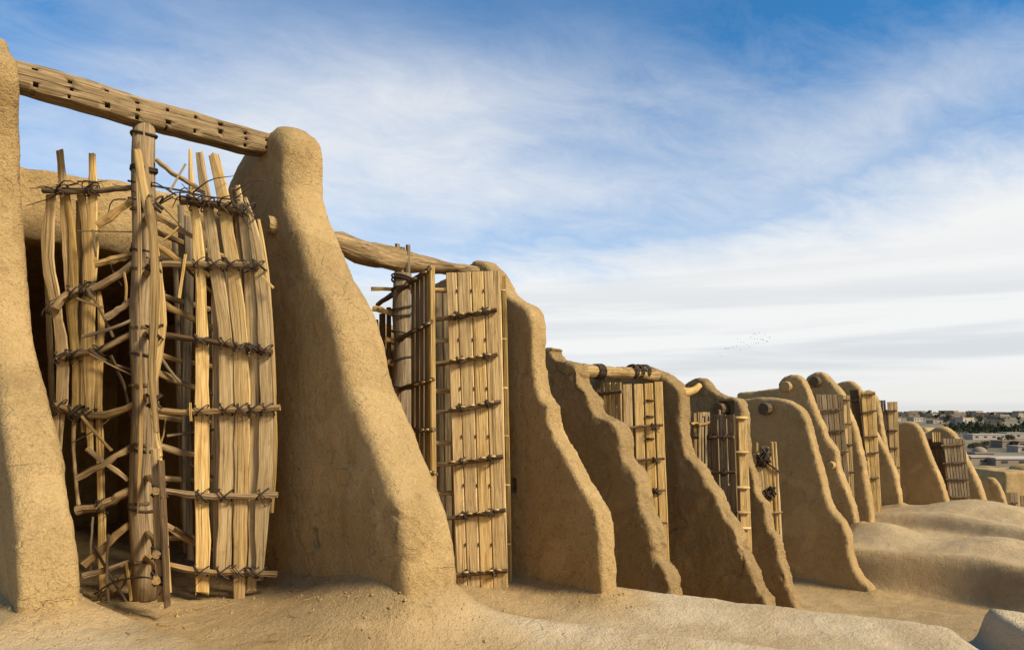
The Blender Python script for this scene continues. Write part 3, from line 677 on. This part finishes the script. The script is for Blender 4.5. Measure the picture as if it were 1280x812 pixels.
# sail pointing at the terrace, seen nearly edge on
FSl = [([(172, 188), (180, 240), (190, 290), (198, 330), (200, 380), (199, 420)], [6, 7, 5, 4, 4, 5], M_PALE, .0),
 ([(199, 330), (201, 400), (197, 440), (191, 475), (191, 510), (197, 548), (201, 570)], [3, 7, 13, 11, 9, 5, 3], M_PALE, .02),
 ([(186, 250), (192, 300), (193, 400), (190, 470), (196, 540)], [6, 7, 8, 7, 5], M_POLE, -.03),
 ([(196, 540), (203, 600), (208, 680), (212, 740)], [3, 4, 4, 4], M_PALE, .03),
 ([(194, 560), (197, 620), (199, 690), (202, 752)], [7, 9, 10, 8], M_ARM, .0),
 ([(201, 575), (204, 640), (207, 700), (209, 758)], [6, 6, 6, 5], M_BAT, -.02)]
for (path, wd, mt, off) in FSl:
    pp = [pts(x, y, 5.75+off*3) for x, y in path]
    board('slat', smoothpath(pp, 14), np.array(wd)*5.75/F, (1, .12, 0), .05, mt, r0.th, 14, .12, .004)
for y in (255, 330, 415, 500, 612, 690, 722):
    q = pts(200 if y > 560 else 193, y, 5.75); s_ = np.array([P0[0], P0[1], q[2]+.04])
    tube('arm', smoothpath([s_, (s_+q)/2+np.array([.02, 0, .03]), q-np.array([-.02, .1, 0])], 7), .03, M_ARM, r0.th, 7, .25)
    lashing(q, np.array([0, 0, 1.]), np.array([1., .1, 0]), np.array([.3, -.95, 0]), .10, .06, .07, r0.th, 4, .008)
# three sails behind
for a in (62, 122): r0.rough_sail(R(a), .25, 3.55, .35, 1.0, 4, M_GREY, 6)
# wedges and rings on the shaft
for z in np.arange(.35, 3.9, .52):
    for a in (-125, -88, -55): r0.mortise(z+.02*random.random(), R(a))
for (z, rr_) in ((4.16, .104), (3.86, .104), (3.84, .106), (3.12, .108), (2.2, .114), (1.35, .12), (.82, .124)):
    th_ = np.linspace(0, 2*math.pi, 17)
    tube('ring', [(P0[0]+rr_*math.cos(t), P0[1]+rr_*math.sin(t), z+.012*math.sin(t*2)) for t in th_], .012, M_ROPE, r0.th, 6, .1)
# loose twigs and torn strips tied in the top of the sails
for k in range(26):
    px = random.choice([random.uniform(60, 168), random.uniform(185, 300)]); py = 236+random.gauss(0, 6)+(14 if px > 185 else 0)
    q = r0.p(px, py, aR if px > 180 else aL, .05+.1*random.random()); L = random.uniform(.12, .45); an = random.gauss(0, .45)+(math.pi if random.random() < .5 else 0)
    e = [q, q+np.array([math.cos(an)*L*.5, random.gauss(0, .05), math.sin(an)*L*.5+.02]), q+np.array([math.cos(an)*L, random.gauss(0, .08), math.sin(an)*L+random.gauss(0, .06)])]
    tube('twig', smoothpath(e, 6), np.linspace(.008, .003, 6), M_ROPE, r0.th, 5, .1)
for (path, wpx) in (([(232, 318), (228, 345), (224, 372)], 3), ([(155, 340), (158, 360), (157, 375)], 3), ([(158, 703), (161, 725), (164, 750)], 3.4), ([(212, 240), (222, 222), (232, 205)], 2), ([(238, 503), (238, 515), (239, 526)], 2.4), ([(327, 345), (338, 356), (342, 360)], 3), ([(205, 300), (215, 292), (226, 280)], 2)):
    r0.slat(aR if path[0][0] > 180 else aL, path, wpx, .012, M_PALE, .09, 6, .1, 'torn_strip', 0)
for k in range(22):      # broken branches hanging across the rotor behind the slats
    side = random.random() < .5; a = R(28) if side else R(205)
    x0 = random.uniform(196, 240) if side else random.uniform(75, 140); y0 = random.uniform(260, 690); L = random.uniform(30, 90); an = random.gauss(1.3, .9)
    r0.batten(a, [(x0, y0), (x0+.5*L*math.cos(an)+random.gauss(0, 4), y0+.5*L*math.sin(an)), (x0+L*math.cos(an), y0+L*math.sin(an))], random.uniform(.8, 2.2), random.choice((M_ARM, M_BAT, M_GREY)), random.uniform(-.1, .1), 'branch', .25, 8)
# long wire sagging between the arms at the bottom left
r0.batten(aL, [(118, 742), (140, 728), (165, 722), (188, 722), (206, 735)], 1.2, M_ROPE, .2, 'wire', .1, 14)
r0.batten(aR, [(160, 226), (190, 232), (225, 238), (262, 246), (300, 250)], 1.3, M_ROPE, .08, 'wire', .1, 14)

# ---- generic plank rotors traced sail by sail
def planks(ro, a, boards, mt=M_PALE, off=0.0, thick=.02):
    for bd in boards:
        (xl, xr, yt, xl2, xr2, yb) = bd[:6]; m_ = bd[6] if len(bd) > 6 else mt
        ro.slat(a, [((xl+xr)/2, yt), ((xl+xr+xl2+xr2)/4, (yt+yb)/2), ((xl2+xr2)/2, yb)], [(xr-xl)*.97, (xr2-xl2)*.97], thick, m_, off, 8, .025, 'plank', 0)
P1 = poleat(503, URW)
r1 = Rotor('clean plank rotor with a tall face of straight boards, under the round log beam', P1, -.45, 3.29, .122, .108, polemat=M_GREY)  # darker wood puts the shade on this shaft into its colour
aB, aA = R(-6), R(-66)
tB = [557, 571, 589, 604.5, 626]; bB = [571, 584.5, 600.5, 617, 635.5]
def edgex(k, y): return tB[k]+(bB[k]-tB[k])*(y-340)/400.0
planks(r1, aB, [(tB[k]+.3, tB[k+1]-.3, 341-k*.6, bB[k]+.3, bB[k+1]-.3, 738+k*1.3) for k in range(4)], thick=.028)
SB = [((543, 399), (621, 387)), ((543, 455), (622, 443)), ((541, 516), (626, 502)), ((539, 582), (629, 570)), ((552, 648), (632, 637)), ((560, 718), (634, 713))]
for (q0, q1) in SB:
    r1.batten(aB, [q0, ((q0[0]+q1[0])/2, (q0[1]+q1[1])/2+.8), q1], 3.0, M_BAT, .045, wob=.2)
    for k in (1, 3):
        x = edgex(k, (q0[1]+q1[1])/2); y = np.interp(x, [q0[0], q1[0]], [q0[1], q1[1]]); r1.lash(aB, x, y, 5, 5, .035, 3, .008, .045)
    for k in range(5):            # short pegs showing pale along each batten
        x = q0[0]+(q1[0]-q0[0])*(.3+.14*k); y = np.interp(x, [q0[0], q1[0]], [q0[1], q1[1]])-1.5
        r1.batten(aB, [(x-3, y), (x+3, y-.4)], 1.3, M_PALE, .075, 'peg', .1, 3)
for y in (363, 424, 485, 545, 606, 680):      # blocks between the boards
    for k in (1, 2, 3):
        x = edgex(k, y); r1.batten(aB, [(x, y-2.2), (x, y+2.2)], .9, M_BAT, .02, 'block', .1, 3)
# second layer board and the block ends on the right edge
r1.slat(aB, [(630, 345), (634, 545), (638, 735)], [5, 5, 5], .03, M_PALE, -.16, 8, .03, 'plank', 0)
for y in (363, 424, 485, 545, 606, 680): r1.batten(aB, [(623+(y-340)*.022, y), (631.5+(y-340)*.022, y)], 1.6, M_PALE, -.1, 'block', .1, 3)
# sail A, seen obliquely; its shaded face is painted with darker wood
tA = [514, 519.5, 525, 530.5, 536]; 
planks(r1, aA, [(tA[k]+.35, tA[k+1]-.55, 346-k*3.0, tA[k]+.35, tA[k+1]-.55, 640+k*4) for k in range(4)], M_GREY, .0, .012)
r1.slat(aA, [(538.4, 333), (539.5, 480), (541, 655)], [3.6, 3.6, 3.6], .06, M_PALE, .02, 8, .02, 'plank', 0)
for (q0, q1) in (((472, 381), (537, 336)), ((492, 428), (539, 402)), ((496, 488), (541, 474)), ((508, 538), (543, 537)), ((515, 585), (545, 592))):
    r1.batten(aA, [q0, q1], 3.2, M_BAT, .06, wob=.2)
    for f in (.55, .72, .9):
        x = q0[0]+(q1[0]-q0[0])*f; y = q0[1]+(q1[1]-q0[1])*f; r1.batten(aA, [(x-2, y), (x+2, y-.8)], 1.4, M_PALE, .11, 'peg', .1, 3)
for (q0, q1, rp) in (((466, 385), (503, 394), 3.6), ((482, 424), (505, 429), 3.2), ((485, 452), (503, 460), 3.4), ((464, 361), (560, 362), 2.6)): r1.arm(R(176), q0, q1, rp, M_PALE)
for y in (362, 425, 488, 553, 616): r1.batten(R(12), [(520, y), (572, y+.5)], 3.0, M_PALE, .0, 'arm')
planks(r1, R(40), [(543, 552, 362, 548, 557, 720), (553, 561, 362, 558, 566, 720), (562, 570, 362, 568, 576, 720)], M_GREY)
planks(r1, R(150), [(474, 482, 392, 474, 482, 600), (483, 489, 384, 483, 489, 600), (464, 473, 400, 464, 473, 600)], M_BAT)
for (z, rr_) in ((3.24, .122), (3.2, .122), (3.1, .122), (2.9, .122), (2.82, .122), (2.6, .123), (2.3, .124), (2.0, .125)):
    th_ = np.linspace(0, 2*math.pi, 17)
    tube('ring', [(P1[0]+rr_*math.cos(t), P1[1]+rr_*math.sin(t), z+.03*math.sin(t+z*9)) for t in th_], .011, M_ROPE, r1.th, 6, .1)
# shaft head standing out above the log beam
for k, (x, h_) in enumerate(((-.06, .2), (.0, .12), (.07, .16))):
    tube('shaft_head', [(P1[0]+x, P1[1]-.02*k, 3.25), (P1[0]+x, P1[1]-.02*k, 3.52+h_*.55)], .03, M_GREY, r1.th, 6, .2, smooth=False)

P2 = poleatc(748, 9.2)
r2 = Rotor('plank rotor below the short knotted beam, between two wavy mud walls', P2, -2.3, 2.3, .12, .11)
planks(r2, R(-3), [(778, 789.5, 480, 784, 796, 712), (792, 803.5, 480, 799, 811, 712), (805, 816, 479, 812, 825, 712), (817.5, 828, 477, 826, 837.5, 712)], thick=.03)
planks(r2, R(-50), [(750, 755.5, 478, 754, 760, 720), (757.5, 763, 478, 761, 767, 720), (764.5, 770, 478, 768, 774, 720), (771, 776.5, 478, 775, 781, 720)], thick=.03)
r2.batten(R(-50), [(748, 492), (778, 489)], 2.2, M_BAT, .07)
for (y, h) in ((533, 0), (575, 0), (614, 0), (655, 0)):
    k = (y-478)/234*9; r2.batten(R(-3), [(784+k*.6, y+1), (827+k, y-2)], 1.7, M_BAT, .06); r2.lash(R(-3), 816+k*.8, y, 5, 4, .05, 2, .012, .06)
for y in (500, 520, 548): r2.batten(R(-3), [(808, y), (818, y)], 1.3, M_BAT, .03, 'block', .1, 3)
for a in (57, 117, 177, 237): r2.rough_sail(R(a), -2.0, 2.1, .25, .85, 5, M_GREY, 4)

P3_ = poleatc(893, 11.9)
r3 = Rotor('grey plank rotor with one bright yellow edge board, left of the log stub wall', P3_, -2.6, 1.55, .12, .11)
planks(r3, R(-40), [(877.5, 886.5, 520, 884, 892, 690), (887.5, 896.5, 519, 894, 902, 690), (897.5, 907.5, 518, 904, 913, 690), (908.5, 918, 518, 915, 924, 690)], M_GREY, .35, .03)  # shade on these boards is painted in with the grey wood
planks(r3, R(12), [(922, 933, 520, 926, 940, 690)], M_PALE, .1, .035)
planks(r3, R(12), [(918.6, 921.6, 522, 922, 925.4, 690)], M_PALE, .02, .03)
planks(r3, R(175), [(867, 870.5, 516, 867, 871, 590), (872, 875.5, 515, 872, 876, 590), (877, 884, 515, 877, 884, 590)], M_PALE, .0, .03)
for y in (546, 590, 640): r3.batten(R(-40), [(865+(y-546)*.1, y+.5), (917+(y-546)*.06, y)], 1.7, M_BAT, .42); r3.lash(R(-40), 905, y, 5, 4, .4, 2, .014, .06); r3.lash(R(-40), 887, y, 5, 4, .4, 2, .014, .06)
for y in (522, 565, 609, 640, 660): r3.batten(R(12), [(919, y), (934+(y-520)*.03, y)], 2.0, M_PALE, .16, 'block', .1, 3)
r3.batten(R(175), [(864, 529), (880, 529)], 1.6, M_PALE, .05)
for a in (55, 115, 235): r3.rough_sail(R(a), -2.3, 1.8, .25, .8, 4, M_GREY, 4)

P4 = poleatc(955, 14.4)
r4 = Rotor('short torn sail of pale splintered slats with a black knot of rope', P4, -2.8, 1.0, .1, .09)
for (path, wd, mt) in (([(946, 553), (947, 600), (950, 680)], [3, 3, 3], M_PALE), ([(945, 567), (951, 590), (955, 640), (957, 680)], [7, 5, 5, 4], M_PALE), ([(953, 565), (957, 600), (959, 680)], [5, 6, 4], M_PALE), ([(960, 566), (962, 600), (962, 625), (966, 690)], [7, 6, 7, 5], M_PALE), ([(965, 552), (968, 600), (973, 690)], [3, 3, 3], M_PALE), ([(969, 552), (972, 600), (977, 690)], [3, 3, 3], M_PALE)):
    r4.slat(R(-8), path, wd, .03, mt, .15, 9, .1)
for k in range(9): r4.lash(R(-8), 953+random.gauss(0, 4), 575+random.gauss(0, 3), 7, 7, .22, 3, .014, .08)
for k in range(4): r4.lash(R(-8), 962+random.gauss(0, 3), 615+random.gauss(0, 3), 6, 6, .22, 3, .014, .08)
r4.batten(R(-8), [(946, 572), (958, 578), (975, 590)], 1.4, M_BAT, .2); r4.batten(R(-8), [(966, 640), (978, 640)], 1.3, M_ARM, .2)

def far_rotor(label, px, c, z0, z1, groups):
    P = poleatc(px, c); ro = Rotor(label, P, z0, z1, .11, .1)
    for (a, off, mt, bds, bats) in groups:
        planks(ro, R(a), bds, mt, off, .04)
        for (x0, y0, x1, y1) in bats: ro.batten(R(a), [(x0, y0), (x1, y1)], 1.3, M_BAT if mt is not M_BAT else M_ROPE, off+.07)
    return ro
def spl(x0, x1, yt, x2, x3, yb, n, gap=.7):
    return [(x0+(x1-x0)*k/n+gap*.5, x0+(x1-x0)*(k+1)/n-gap*.5, yt, x2+(x3-x2)*k/n+gap*.5, x2+(x3-x2)*(k+1)/n-gap*.5, yb) for k in range(n)]
far_rotor('brown plank rotor leaning beside the wall with the hollow log stub', 1040, 19.5, -2.2, 2.0, [
    (-8, .1, M_GREY, spl(1019, 1053, 493, 1034, 1066, 660, 5), [(1022, 513, 1053, 511), (1032, 539, 1056, 538), (1040, 565, 1060, 564)]),
    (-8, -.1, M_PALE, spl(1053, 1062, 494, 1059, 1069, 640, 2), [(1052, 500, 1063, 500), (1054, 530, 1064, 530), (1057, 556, 1066, 556), (1060, 590, 1068, 590)])])
far_rotor('dark and tan plank rotor with two long narrow faces, ahead of the sharp edged wall', 1080, 22.0, -2.0, 2.2, [
    (-40, .2, M_BAT, spl(1062, 1073, 487, 1083, 1093, 652, 3, .3), [(1064, 501, 1074, 500), (1073, 543, 1079, 541), (1080, 575, 1084, 574)]),
    (-8, .1, M_PALE, spl(1076, 1094, 489, 1086, 1102, 640, 3, .5), [(1076, 493, 1094, 492), (1077, 516, 1095, 513), (1081, 546, 1097, 545), (1084, 567, 1098, 565), (1086, 598, 1099, 597)])])
far_rotor('small rotor of dark and bright yellow planks, last before the plain mud wall', 1110, 25.9, -2.2, 1.8, [
    (-45, .1, M_GREY, spl(1097, 1107, 500, 1104, 1113, 620, 3, .8), [(1097, 515, 1108, 514), (1099, 540, 1109, 539)]),
    (-8, .1, M_PALE, spl(1109, 1122, 502, 1114, 1126, 620, 2, .9), [(1108, 513, 1121, 513), (1110, 538, 1122, 538), (1112, 560, 1123, 560), (1114, 584, 1125, 584)])])
r9 = far_rotor('weathered dark grey rotor of thin uneven boards in front of a smooth mud wall', 1178, 28.3, -2.8, .45, [
    (-6, .2, M_GREY, spl(1178, 1206, 548, 1192, 1216, 660, 7, .9), [(1176, 557, 1205, 555), (1178, 579, 1207, 578), (1182, 599, 1210, 599), (1188, 621, 1212, 621)]),
    (-60, .1, M_BAT, spl(1160, 1177, 548, 1172, 1190, 640, 5, .8), [(1161, 560, 1178, 558), (1164, 582, 1180, 580)])])
mt_ = M_PALE
for x in np.linspace(1166, 1174, 4): r9.slat(R(-6), [(x, 540), (x+.5, 552)], [1.4, 1.4], .03, M_PALE, .25, 3, .05, 'slat', 0)
beam_thing('stub of pale log beam resting above the weathered dark grey rotor', 1158, 1178, [(1155, 534, 542), (1166, 534, 542), (1180, 536, 543)], -11.3, .22, mt=M_PALE, rnd=True)
far_rotor('lowest rotor of grey boards at the right edge of the view, beyond the last mound', 1262, 35.6, -4.8, -2.3, [
    (-6, .2, M_GREY, spl(1246, 1272, 615, 1250, 1276, 672, 5, .9), [(1245, 629, 1272, 628), (1248, 648, 1275, 648)]),
    (-50, .1, M_BAT, spl(1234, 1246, 616, 1238, 1250, 668, 4, .7), [(1234, 630, 1247, 629)]),
    (6, .1, M_GREY, spl(1275, 1288, 619, 1278, 1292, 672, 3, .9), [(1274, 635, 1289, 635)])])

# ------------------------------------------------------------------ the far town, trees and mud houses
M_HW = plain('house_plaster', (.30, .235, .165), var=.35, sc=.3); M_HP = plain('pale_plaster', (.40, .345, .275), var=.25, sc=.3); M_WIN = plain('window_dark', (.06, .055, .05)); M_ROOFW = plain('white_roof', (.50, .46, .39), var=.25)
M_LEAF = plain('leaf_dark', (.045, .065, .03), var=.6, sc=.8); M_LEAF2 = plain('leaf_olive', (.12, .105, .05), var=.5, sc=.8); M_BARK = plain('bark', (.14, .10, .07))
def boxg(cx, cy, z0, sx, sy, sz):
    x, y = sx/2, sy/2
    V = [(cx+a*x, cy+b_*y, z0+c*sz) for c in (0, 1) for a, b_ in ((-1, -1), (1, -1), (1, 1), (-1, 1))]
    return V, [(0, 3, 2, 1), (4, 5, 6, 7), (0, 1, 5, 4), (1, 2, 6, 5), (2, 3, 7, 6), (3, 0, 4, 7)]
def house(label, group, px, dist, wm, hm, dm, mw, roofm, nwin=2, dome=False, rot=0.0, sink=1.0, z=None):
    x = (px-CX)/F*dist; z = plainz(math.hypot(x, dist)) if z is None else z
    th = Thing('town_house', label, 'house', (x, dist, z), group); th.o.rotation_euler = (0, 0, rot)
    def part(n, g, m_, par): 
        o = mk(n, np.array(g[0]), g[1], m_, None, None, False); o.parent = par; return o
    wall = part('wall', boxg(0, 0, -sink, wm, dm, hm+sink), mw, th.o)
    part('roof', boxg(0, 0, hm, wm+.4, dm+.4, .35), roofm, th.o)
    if nwin:
        for k in range(nwin):
            wx = -wm/2+wm*(k+.5)/nwin
            part('window', boxg(wx, -dm/2-.02, hm*.42, min(1.3, wm/nwin*.5), .16, hm*.3), M_WIN, th.o)
    if dome:
        V = []; nseg, nr = 12, 5
        for i in range(nr+1):
            a = i/nr*math.pi/2
            for k in range(nseg): V.append((math.cos(a)*wm*.36*math.cos(2*math.pi*k/nseg), math.cos(a)*wm*.36*math.sin(2*math.pi*k/nseg), hm+.3+math.sin(a)*wm*.30))
        Fc = [(i*nseg+k, i*nseg+(k+1) % nseg, (i+1)*nseg+(k+1) % nseg, (i+1)*nseg+k) for i in range(nr) for k in range(nseg)]
        o = part('dome', (V, Fc), mw, th.o); o.data.polygons.foreach_set('use_smooth', [True]*len(o.data.polygons))
    return th
rh = random.Random(5)
for k in range(190):
    px = rh.uniform(1090, 1380); dist = 560+720*rh.random()**.8
    pale = rh.random() < .4; two = rh.random() < .22
    lab = ('far two storey house standing up on the skyline of the town' if two else 'far pale flat roofed house in the town on the horizon' if pale else 'far brown flat roofed mud house in the town on the horizon')
    house(lab, 'houses of the far town', px, dist, rh.uniform(6, 15), 5.6 if two else rh.uniform(2.6, 3.8), rh.uniform(7, 11), M_HP if pale else M_HW, M_HP if rh.random() < .35 else M_HW, rh.choice((2, 3)), rot=rh.uniform(-.5, .5))
house('long pale flat building in front of the dark tree belt', None, 1231, 330, 15.5, 2.3, 7, M_HP, M_ROOFW, 4)
house('low pale building at the right end of the tree belt', None, 1266, 345, 11, 2.6, 8, M_HP, M_HP, 3)
house('small mud house with a low dome, below the long pale building', None, 1224, 172, 4.4, 1.8, 4, M_HW, M_HW, 0, True)
house('mud hut with a pale roof edge just left of the long white roof', None, 1222, 160, 5.4, 1.6, 4, M_HW, M_HP, 1)
house('long shed with a bright white roof edge at the right of the view', None, 1268, 158, 11.5, 1.4, 5, M_HW, M_ROOFW, 3)
house('grey mud house behind the long white roof', None, 1280, 215, 7, 1.6, 5, M_HP, M_HP, 2)
house('brown mud yard house among the olive bushes', None, 1262, 245, 9, 2.2, 6, M_HW, M_HW, 2)
# nearer mud building below the last rotor
for (lab, px, dist, wm, ztop) in (('big plain mud building near the right edge, below the white roof', 1276, 62, 6.2, -2.9), ('low mud building with rounded corner left of the big plain one', 1228, 66, 3.4, -3.4)):
    x = (px-CX)/F*dist; V, Fc = boxg(x, dist, -9.2, wm, 5, ztop+9.2); me = voxel(V, Fc, .14)
    N = len(me.vertices); P = np.empty(N*3); me.vertices.foreach_get('co', P); P = P.reshape(-1, 3); E = np.empty(len(me.edges)*2, np.int32); me.edges.foreach_get('vertices', E)
    P = smooth_mesh(P, E.reshape(-1, 2), 8)+.12*fbm(P, .8, 3)[:, None]; base = np.array([x, dist, -9.0])
    th = Thing('mud_house', lab, 'house', base)
    me.vertices.foreach_set('co', (P-base).ravel()); me.polygons.foreach_set('use_smooth', [True]*len(me.polygons)); me.materials.append(M_WALL); me.name = 'wall'
    o = bpy.data.objects.new('wall', me); COL.objects.link(o); o.parent = th.o
    V = []; nseg, nr = 14, 6; cxd = wm*.12
    for i in range(nr+1):
        a = i/nr*math.pi/2
        for k in range(nseg): V.append((cxd+math.cos(a)*wm*.24*math.cos(2*math.pi*k/nseg), math.cos(a)*1.6*math.sin(2*math.pi*k/nseg), ztop+8.95+math.sin(a)*.55))
    o = mk('dome', V, [(i*nseg+k, i*nseg+(k+1) % nseg, (i+1)*nseg+(k+1) % nseg, (i+1)*nseg+k) for i in range(nr) for k in range(nseg)], M_WALL); o.parent = th.o
# trees
def crown_mesh(name, mt, n, rx, h0, h1, ls):
    V = []; Fc = []; r_ = random.Random(name)
    lobes = [(r_.gauss(0, rx*.45), r_.gauss(0, rx*.45), r_.uniform(h0+.2*(h1-h0), h1-.15*(h1-h0)), r_.uniform(.35, .6)*rx) for _ in range(9)]
    for k in range(n):
        lx, ly, lz, lr = r_.choice(lobes); v = Vector((r_.gauss(0, 1), r_.gauss(0, 1), r_.gauss(0, 1))).normalized()*lr*r_.uniform(.6, 1.05); p = Vector((lx, ly, lz))+v
        a = Vector((r_.gauss(0, 1), r_.gauss(0, 1), r_.gauss(0, 1))).normalized()*ls; b_ = a.cross(Vector((r_.gauss(0, 1), r_.gauss(0, 1), r_.gauss(0, 1)))).normalized()*ls*.7
        i = len(V); V += [p-a, p+b_*.8, p+a, p-b_*.8]; Fc.append((i, i+1, i+2, i+3))
    me = bpy.data.meshes.new('crown'); me.from_pydata([tuple(v) for v in V], [], Fc); me.materials.append(mt); return me
CR = [crown_mesh('a', M_LEAF, 420, 2.6, 1.6, 7, .42), crown_mesh('b', M_LEAF, 420, 1.7, 1.5, 8.5, .4), crown_mesh('c', M_LEAF, 420, 3.2, 1.2, 6, .45), crown_mesh('d', M_LEAF2, 360, 1.9, .7, 3.0, .3)]
v, f, g = tube_geo([(0, 0, -.5), (.05, 0, 1.5), (.0, .1, 3.2), (.1, .1, 4.6)], [.28, .22, .16, .07], 8, .1)
TR = bpy.data.meshes.new('trunk'); TR.from_pydata([tuple(q) for q in v], [], f); TR.materials.append(M_BARK)
def tree(label, group, px, dist, kind, sc, rz):
    x = (px-CX)/F*dist; th = Thing('tree', label, 'tree', (x, dist, plainz(math.hypot(x, dist))), group); th.o.scale = (sc, sc, sc); th.o.rotation_euler = (0, 0, rz)
    for n, me in (('trunk', TR), ('crown', CR[kind])):
        o = bpy.data.objects.new(n, me); COL.objects.link(o); o.parent = th.o
        if kind == 3 and n == 'trunk': o.scale = (.6, .6, .45)
for k in range(46):
    px = 1186+k*4.6+rh.uniform(-4, 4); tree('dark green tree of the belt before the far town', 'trees of the far belt', px, rh.uniform(365, 455), rh.choice((0, 1, 2)), rh.uniform(.7, 1.1), rh.uniform(0, 6))
for k in range(26):
    px = rh.uniform(1196, 1330); tree('olive bushy tree between the mud houses below the town', 'olive bushes among the houses', px, rh.uniform(205, 300), 3, rh.uniform(.55, .95), rh.uniform(0, 6))
for k in range(44):
    px = rh.uniform(1125, 1380); tree('small dark tree among the houses of the far town', 'trees inside the far town', px, rh.uniform(600, 1000), rh.choice((0, 2)), rh.uniform(.7, 1.0), rh.uniform(0, 6))

# ------------------------------------------------------------------ flock of birds
M_BIRD = plain('bird_dark', (.10, .10, .10))
def birdmesh(flap):
    V, Fc, G = tube_geo([(-.2, 0, 0), (-.1, 0, .01), (.05, 0, .02), (.14, 0, .03), (.2, 0, .02)], [.01, .05, .06, .035, .008], 6)
    V = [tuple(v) for v in V]
    for s in (-1, 1):
        i = len(V); V += [(.08, .03*s, .04), (-.08, .03*s, .03), (.06, .28*s, .04+flap), (-.07, .26*s, .03+flap), (-.05, .52*s, .02+flap*1.5), (.0, .53*s, .025+flap*1.5)]
        Fc += [(i, i+1, i+3, i+2), (i+2, i+3, i+4, i+5)]
    me = bpy.data.meshes.new('bird'); me.from_pydata(V, [], Fc); me.materials.append(M_BIRD); return me
BM = [birdmesh(.12), birdmesh(-.05), birdmesh(.2)]
for (x, y) in ((18, 42), (22, 45), (26.5, 35.5), (28.5, 35.5), (31, 35), (36, 34), (40.5, 33), (42, 23.5), (45.5, 37.5), (46, 27.5), (54, 31.5), (57, 34), (58, 22), (60, 20.5), (62.5, 17.5), (66, 18), (69, 16), (71, 23.5), (73.5, 25), (67, 24), (76, 18), (78.5, 27), (82, 21.5), (68, 29), (65, 28.5), (75, 29), (50, 28), (63, 23)):
    t = random.uniform(190, 230); o = bpy.data.objects.new('bird', random.choice(BM)); COL.objects.link(o)
    o.location = pts(880+x, 400+y, t); o.rotation_euler = (random.gauss(0, .3), random.gauss(0, .2), random.gauss(2.7, .4)); s_ = random.uniform(.55, .95); o.scale = (s_, s_, s_)
    tagthing(o, 'tiny dark bird in the loose flock above the mud walls', 'bird', 'birds of the distant flock')

# ------------------------------------------------------------------ clods and straw lying along the wall feet
V = []; Fc = []; rc = np.random.default_rng(3); n = 0
def zat(c, u): return float(H(np.array([c]), np.array([u]))[0]+.05*fbm(np.array([[c, u, 0.]]), .8, 3)[0]+.016*fbm(np.array([[c, u, 0.]])+5, 5, 3, .55)[0])
for k in range(900):
    f_ = rc.random()
    if f_ < .55: c, u = 1.3+rc.random()*1.9, -7.6+abs(rc.normal(0, 1.3))
    elif f_ < .8: c, u = 3.0-abs(rc.normal(0, .25)), -4.4-rc.random()*2.8
    else: c, u = 3.7+rc.random()*2.2, -7.2+abs(rc.normal(0, .9))
    if k >= 520:
        fc, ft, ub, uf = FOOT[int(rc.integers(0, 6))]; c = fc+ft*.5+rc.choice((-1, 1))*(ft*.5+abs(rc.normal(0, .12))) if rc.random() < .5 else fc+ft*rc.random(); u = uf+.05+abs(rc.normal(0, .25)) if fc <= c <= fc+ft else uf-rc.random()*2
    z = zat(c, u); x, y = cu(c, u); r = .006+.018*rc.random()**3; q = len(V)
    for (a, b_, d_) in ((1, 0, 0), (-1, 0, 0), (0, 1, 0), (0, -1, 0), (0, 0, 1), (0, 0, -1)):
        V.append((x+a*r*(.7+.6*rc.random()), y+b_*r*(.7+.6*rc.random()), z+d_*r*(.6+.4*rc.random())))
    Fc += [tuple(q+i for i in t_) for t_ in ((0, 2, 4), (2, 1, 4), (1, 3, 4), (3, 0, 4), (2, 0, 5), (1, 2, 5), (3, 1, 5), (0, 3, 5))]
o = mk('clods', V, Fc, M_WALL, None, None, False); o['kind'] = 'stuff'

V = []; Fc = []
for k in range(70):
    c, u = 1.2+rc.random()*1.9, -7.4+rc.random()*2.6
    x, y = cu(c, u); z = zat(c, u)+.004; a = rc.random()*6.28; L = .015+.05*rc.random(); q = len(V); h_ = .0025
    dx, dy = math.cos(a)*L, math.sin(a)*L; nx, ny = -math.sin(a)*h_, math.cos(a)*h_
    V += [(x-dx-nx, y-dy-ny, z), (x+dx-nx, y+dy-ny, z+.004), (x+dx+nx, y+dy+ny, z+.004), (x-dx+nx, y-dy+ny, z), (x-dx, y-dy, z+.005), (x+dx, y+dy, z+.009)]
    Fc += [(q, q+1, q+5, q+4), (q+2, q+3, q+4, q+5), (q+1, q+2, q+5), (q+3, q, q+4)]
o = mk('straw', V, Fc, M_ARM, None, [(v[0], v[1], v[2]) for v in V], False); o['kind'] = 'stuff'
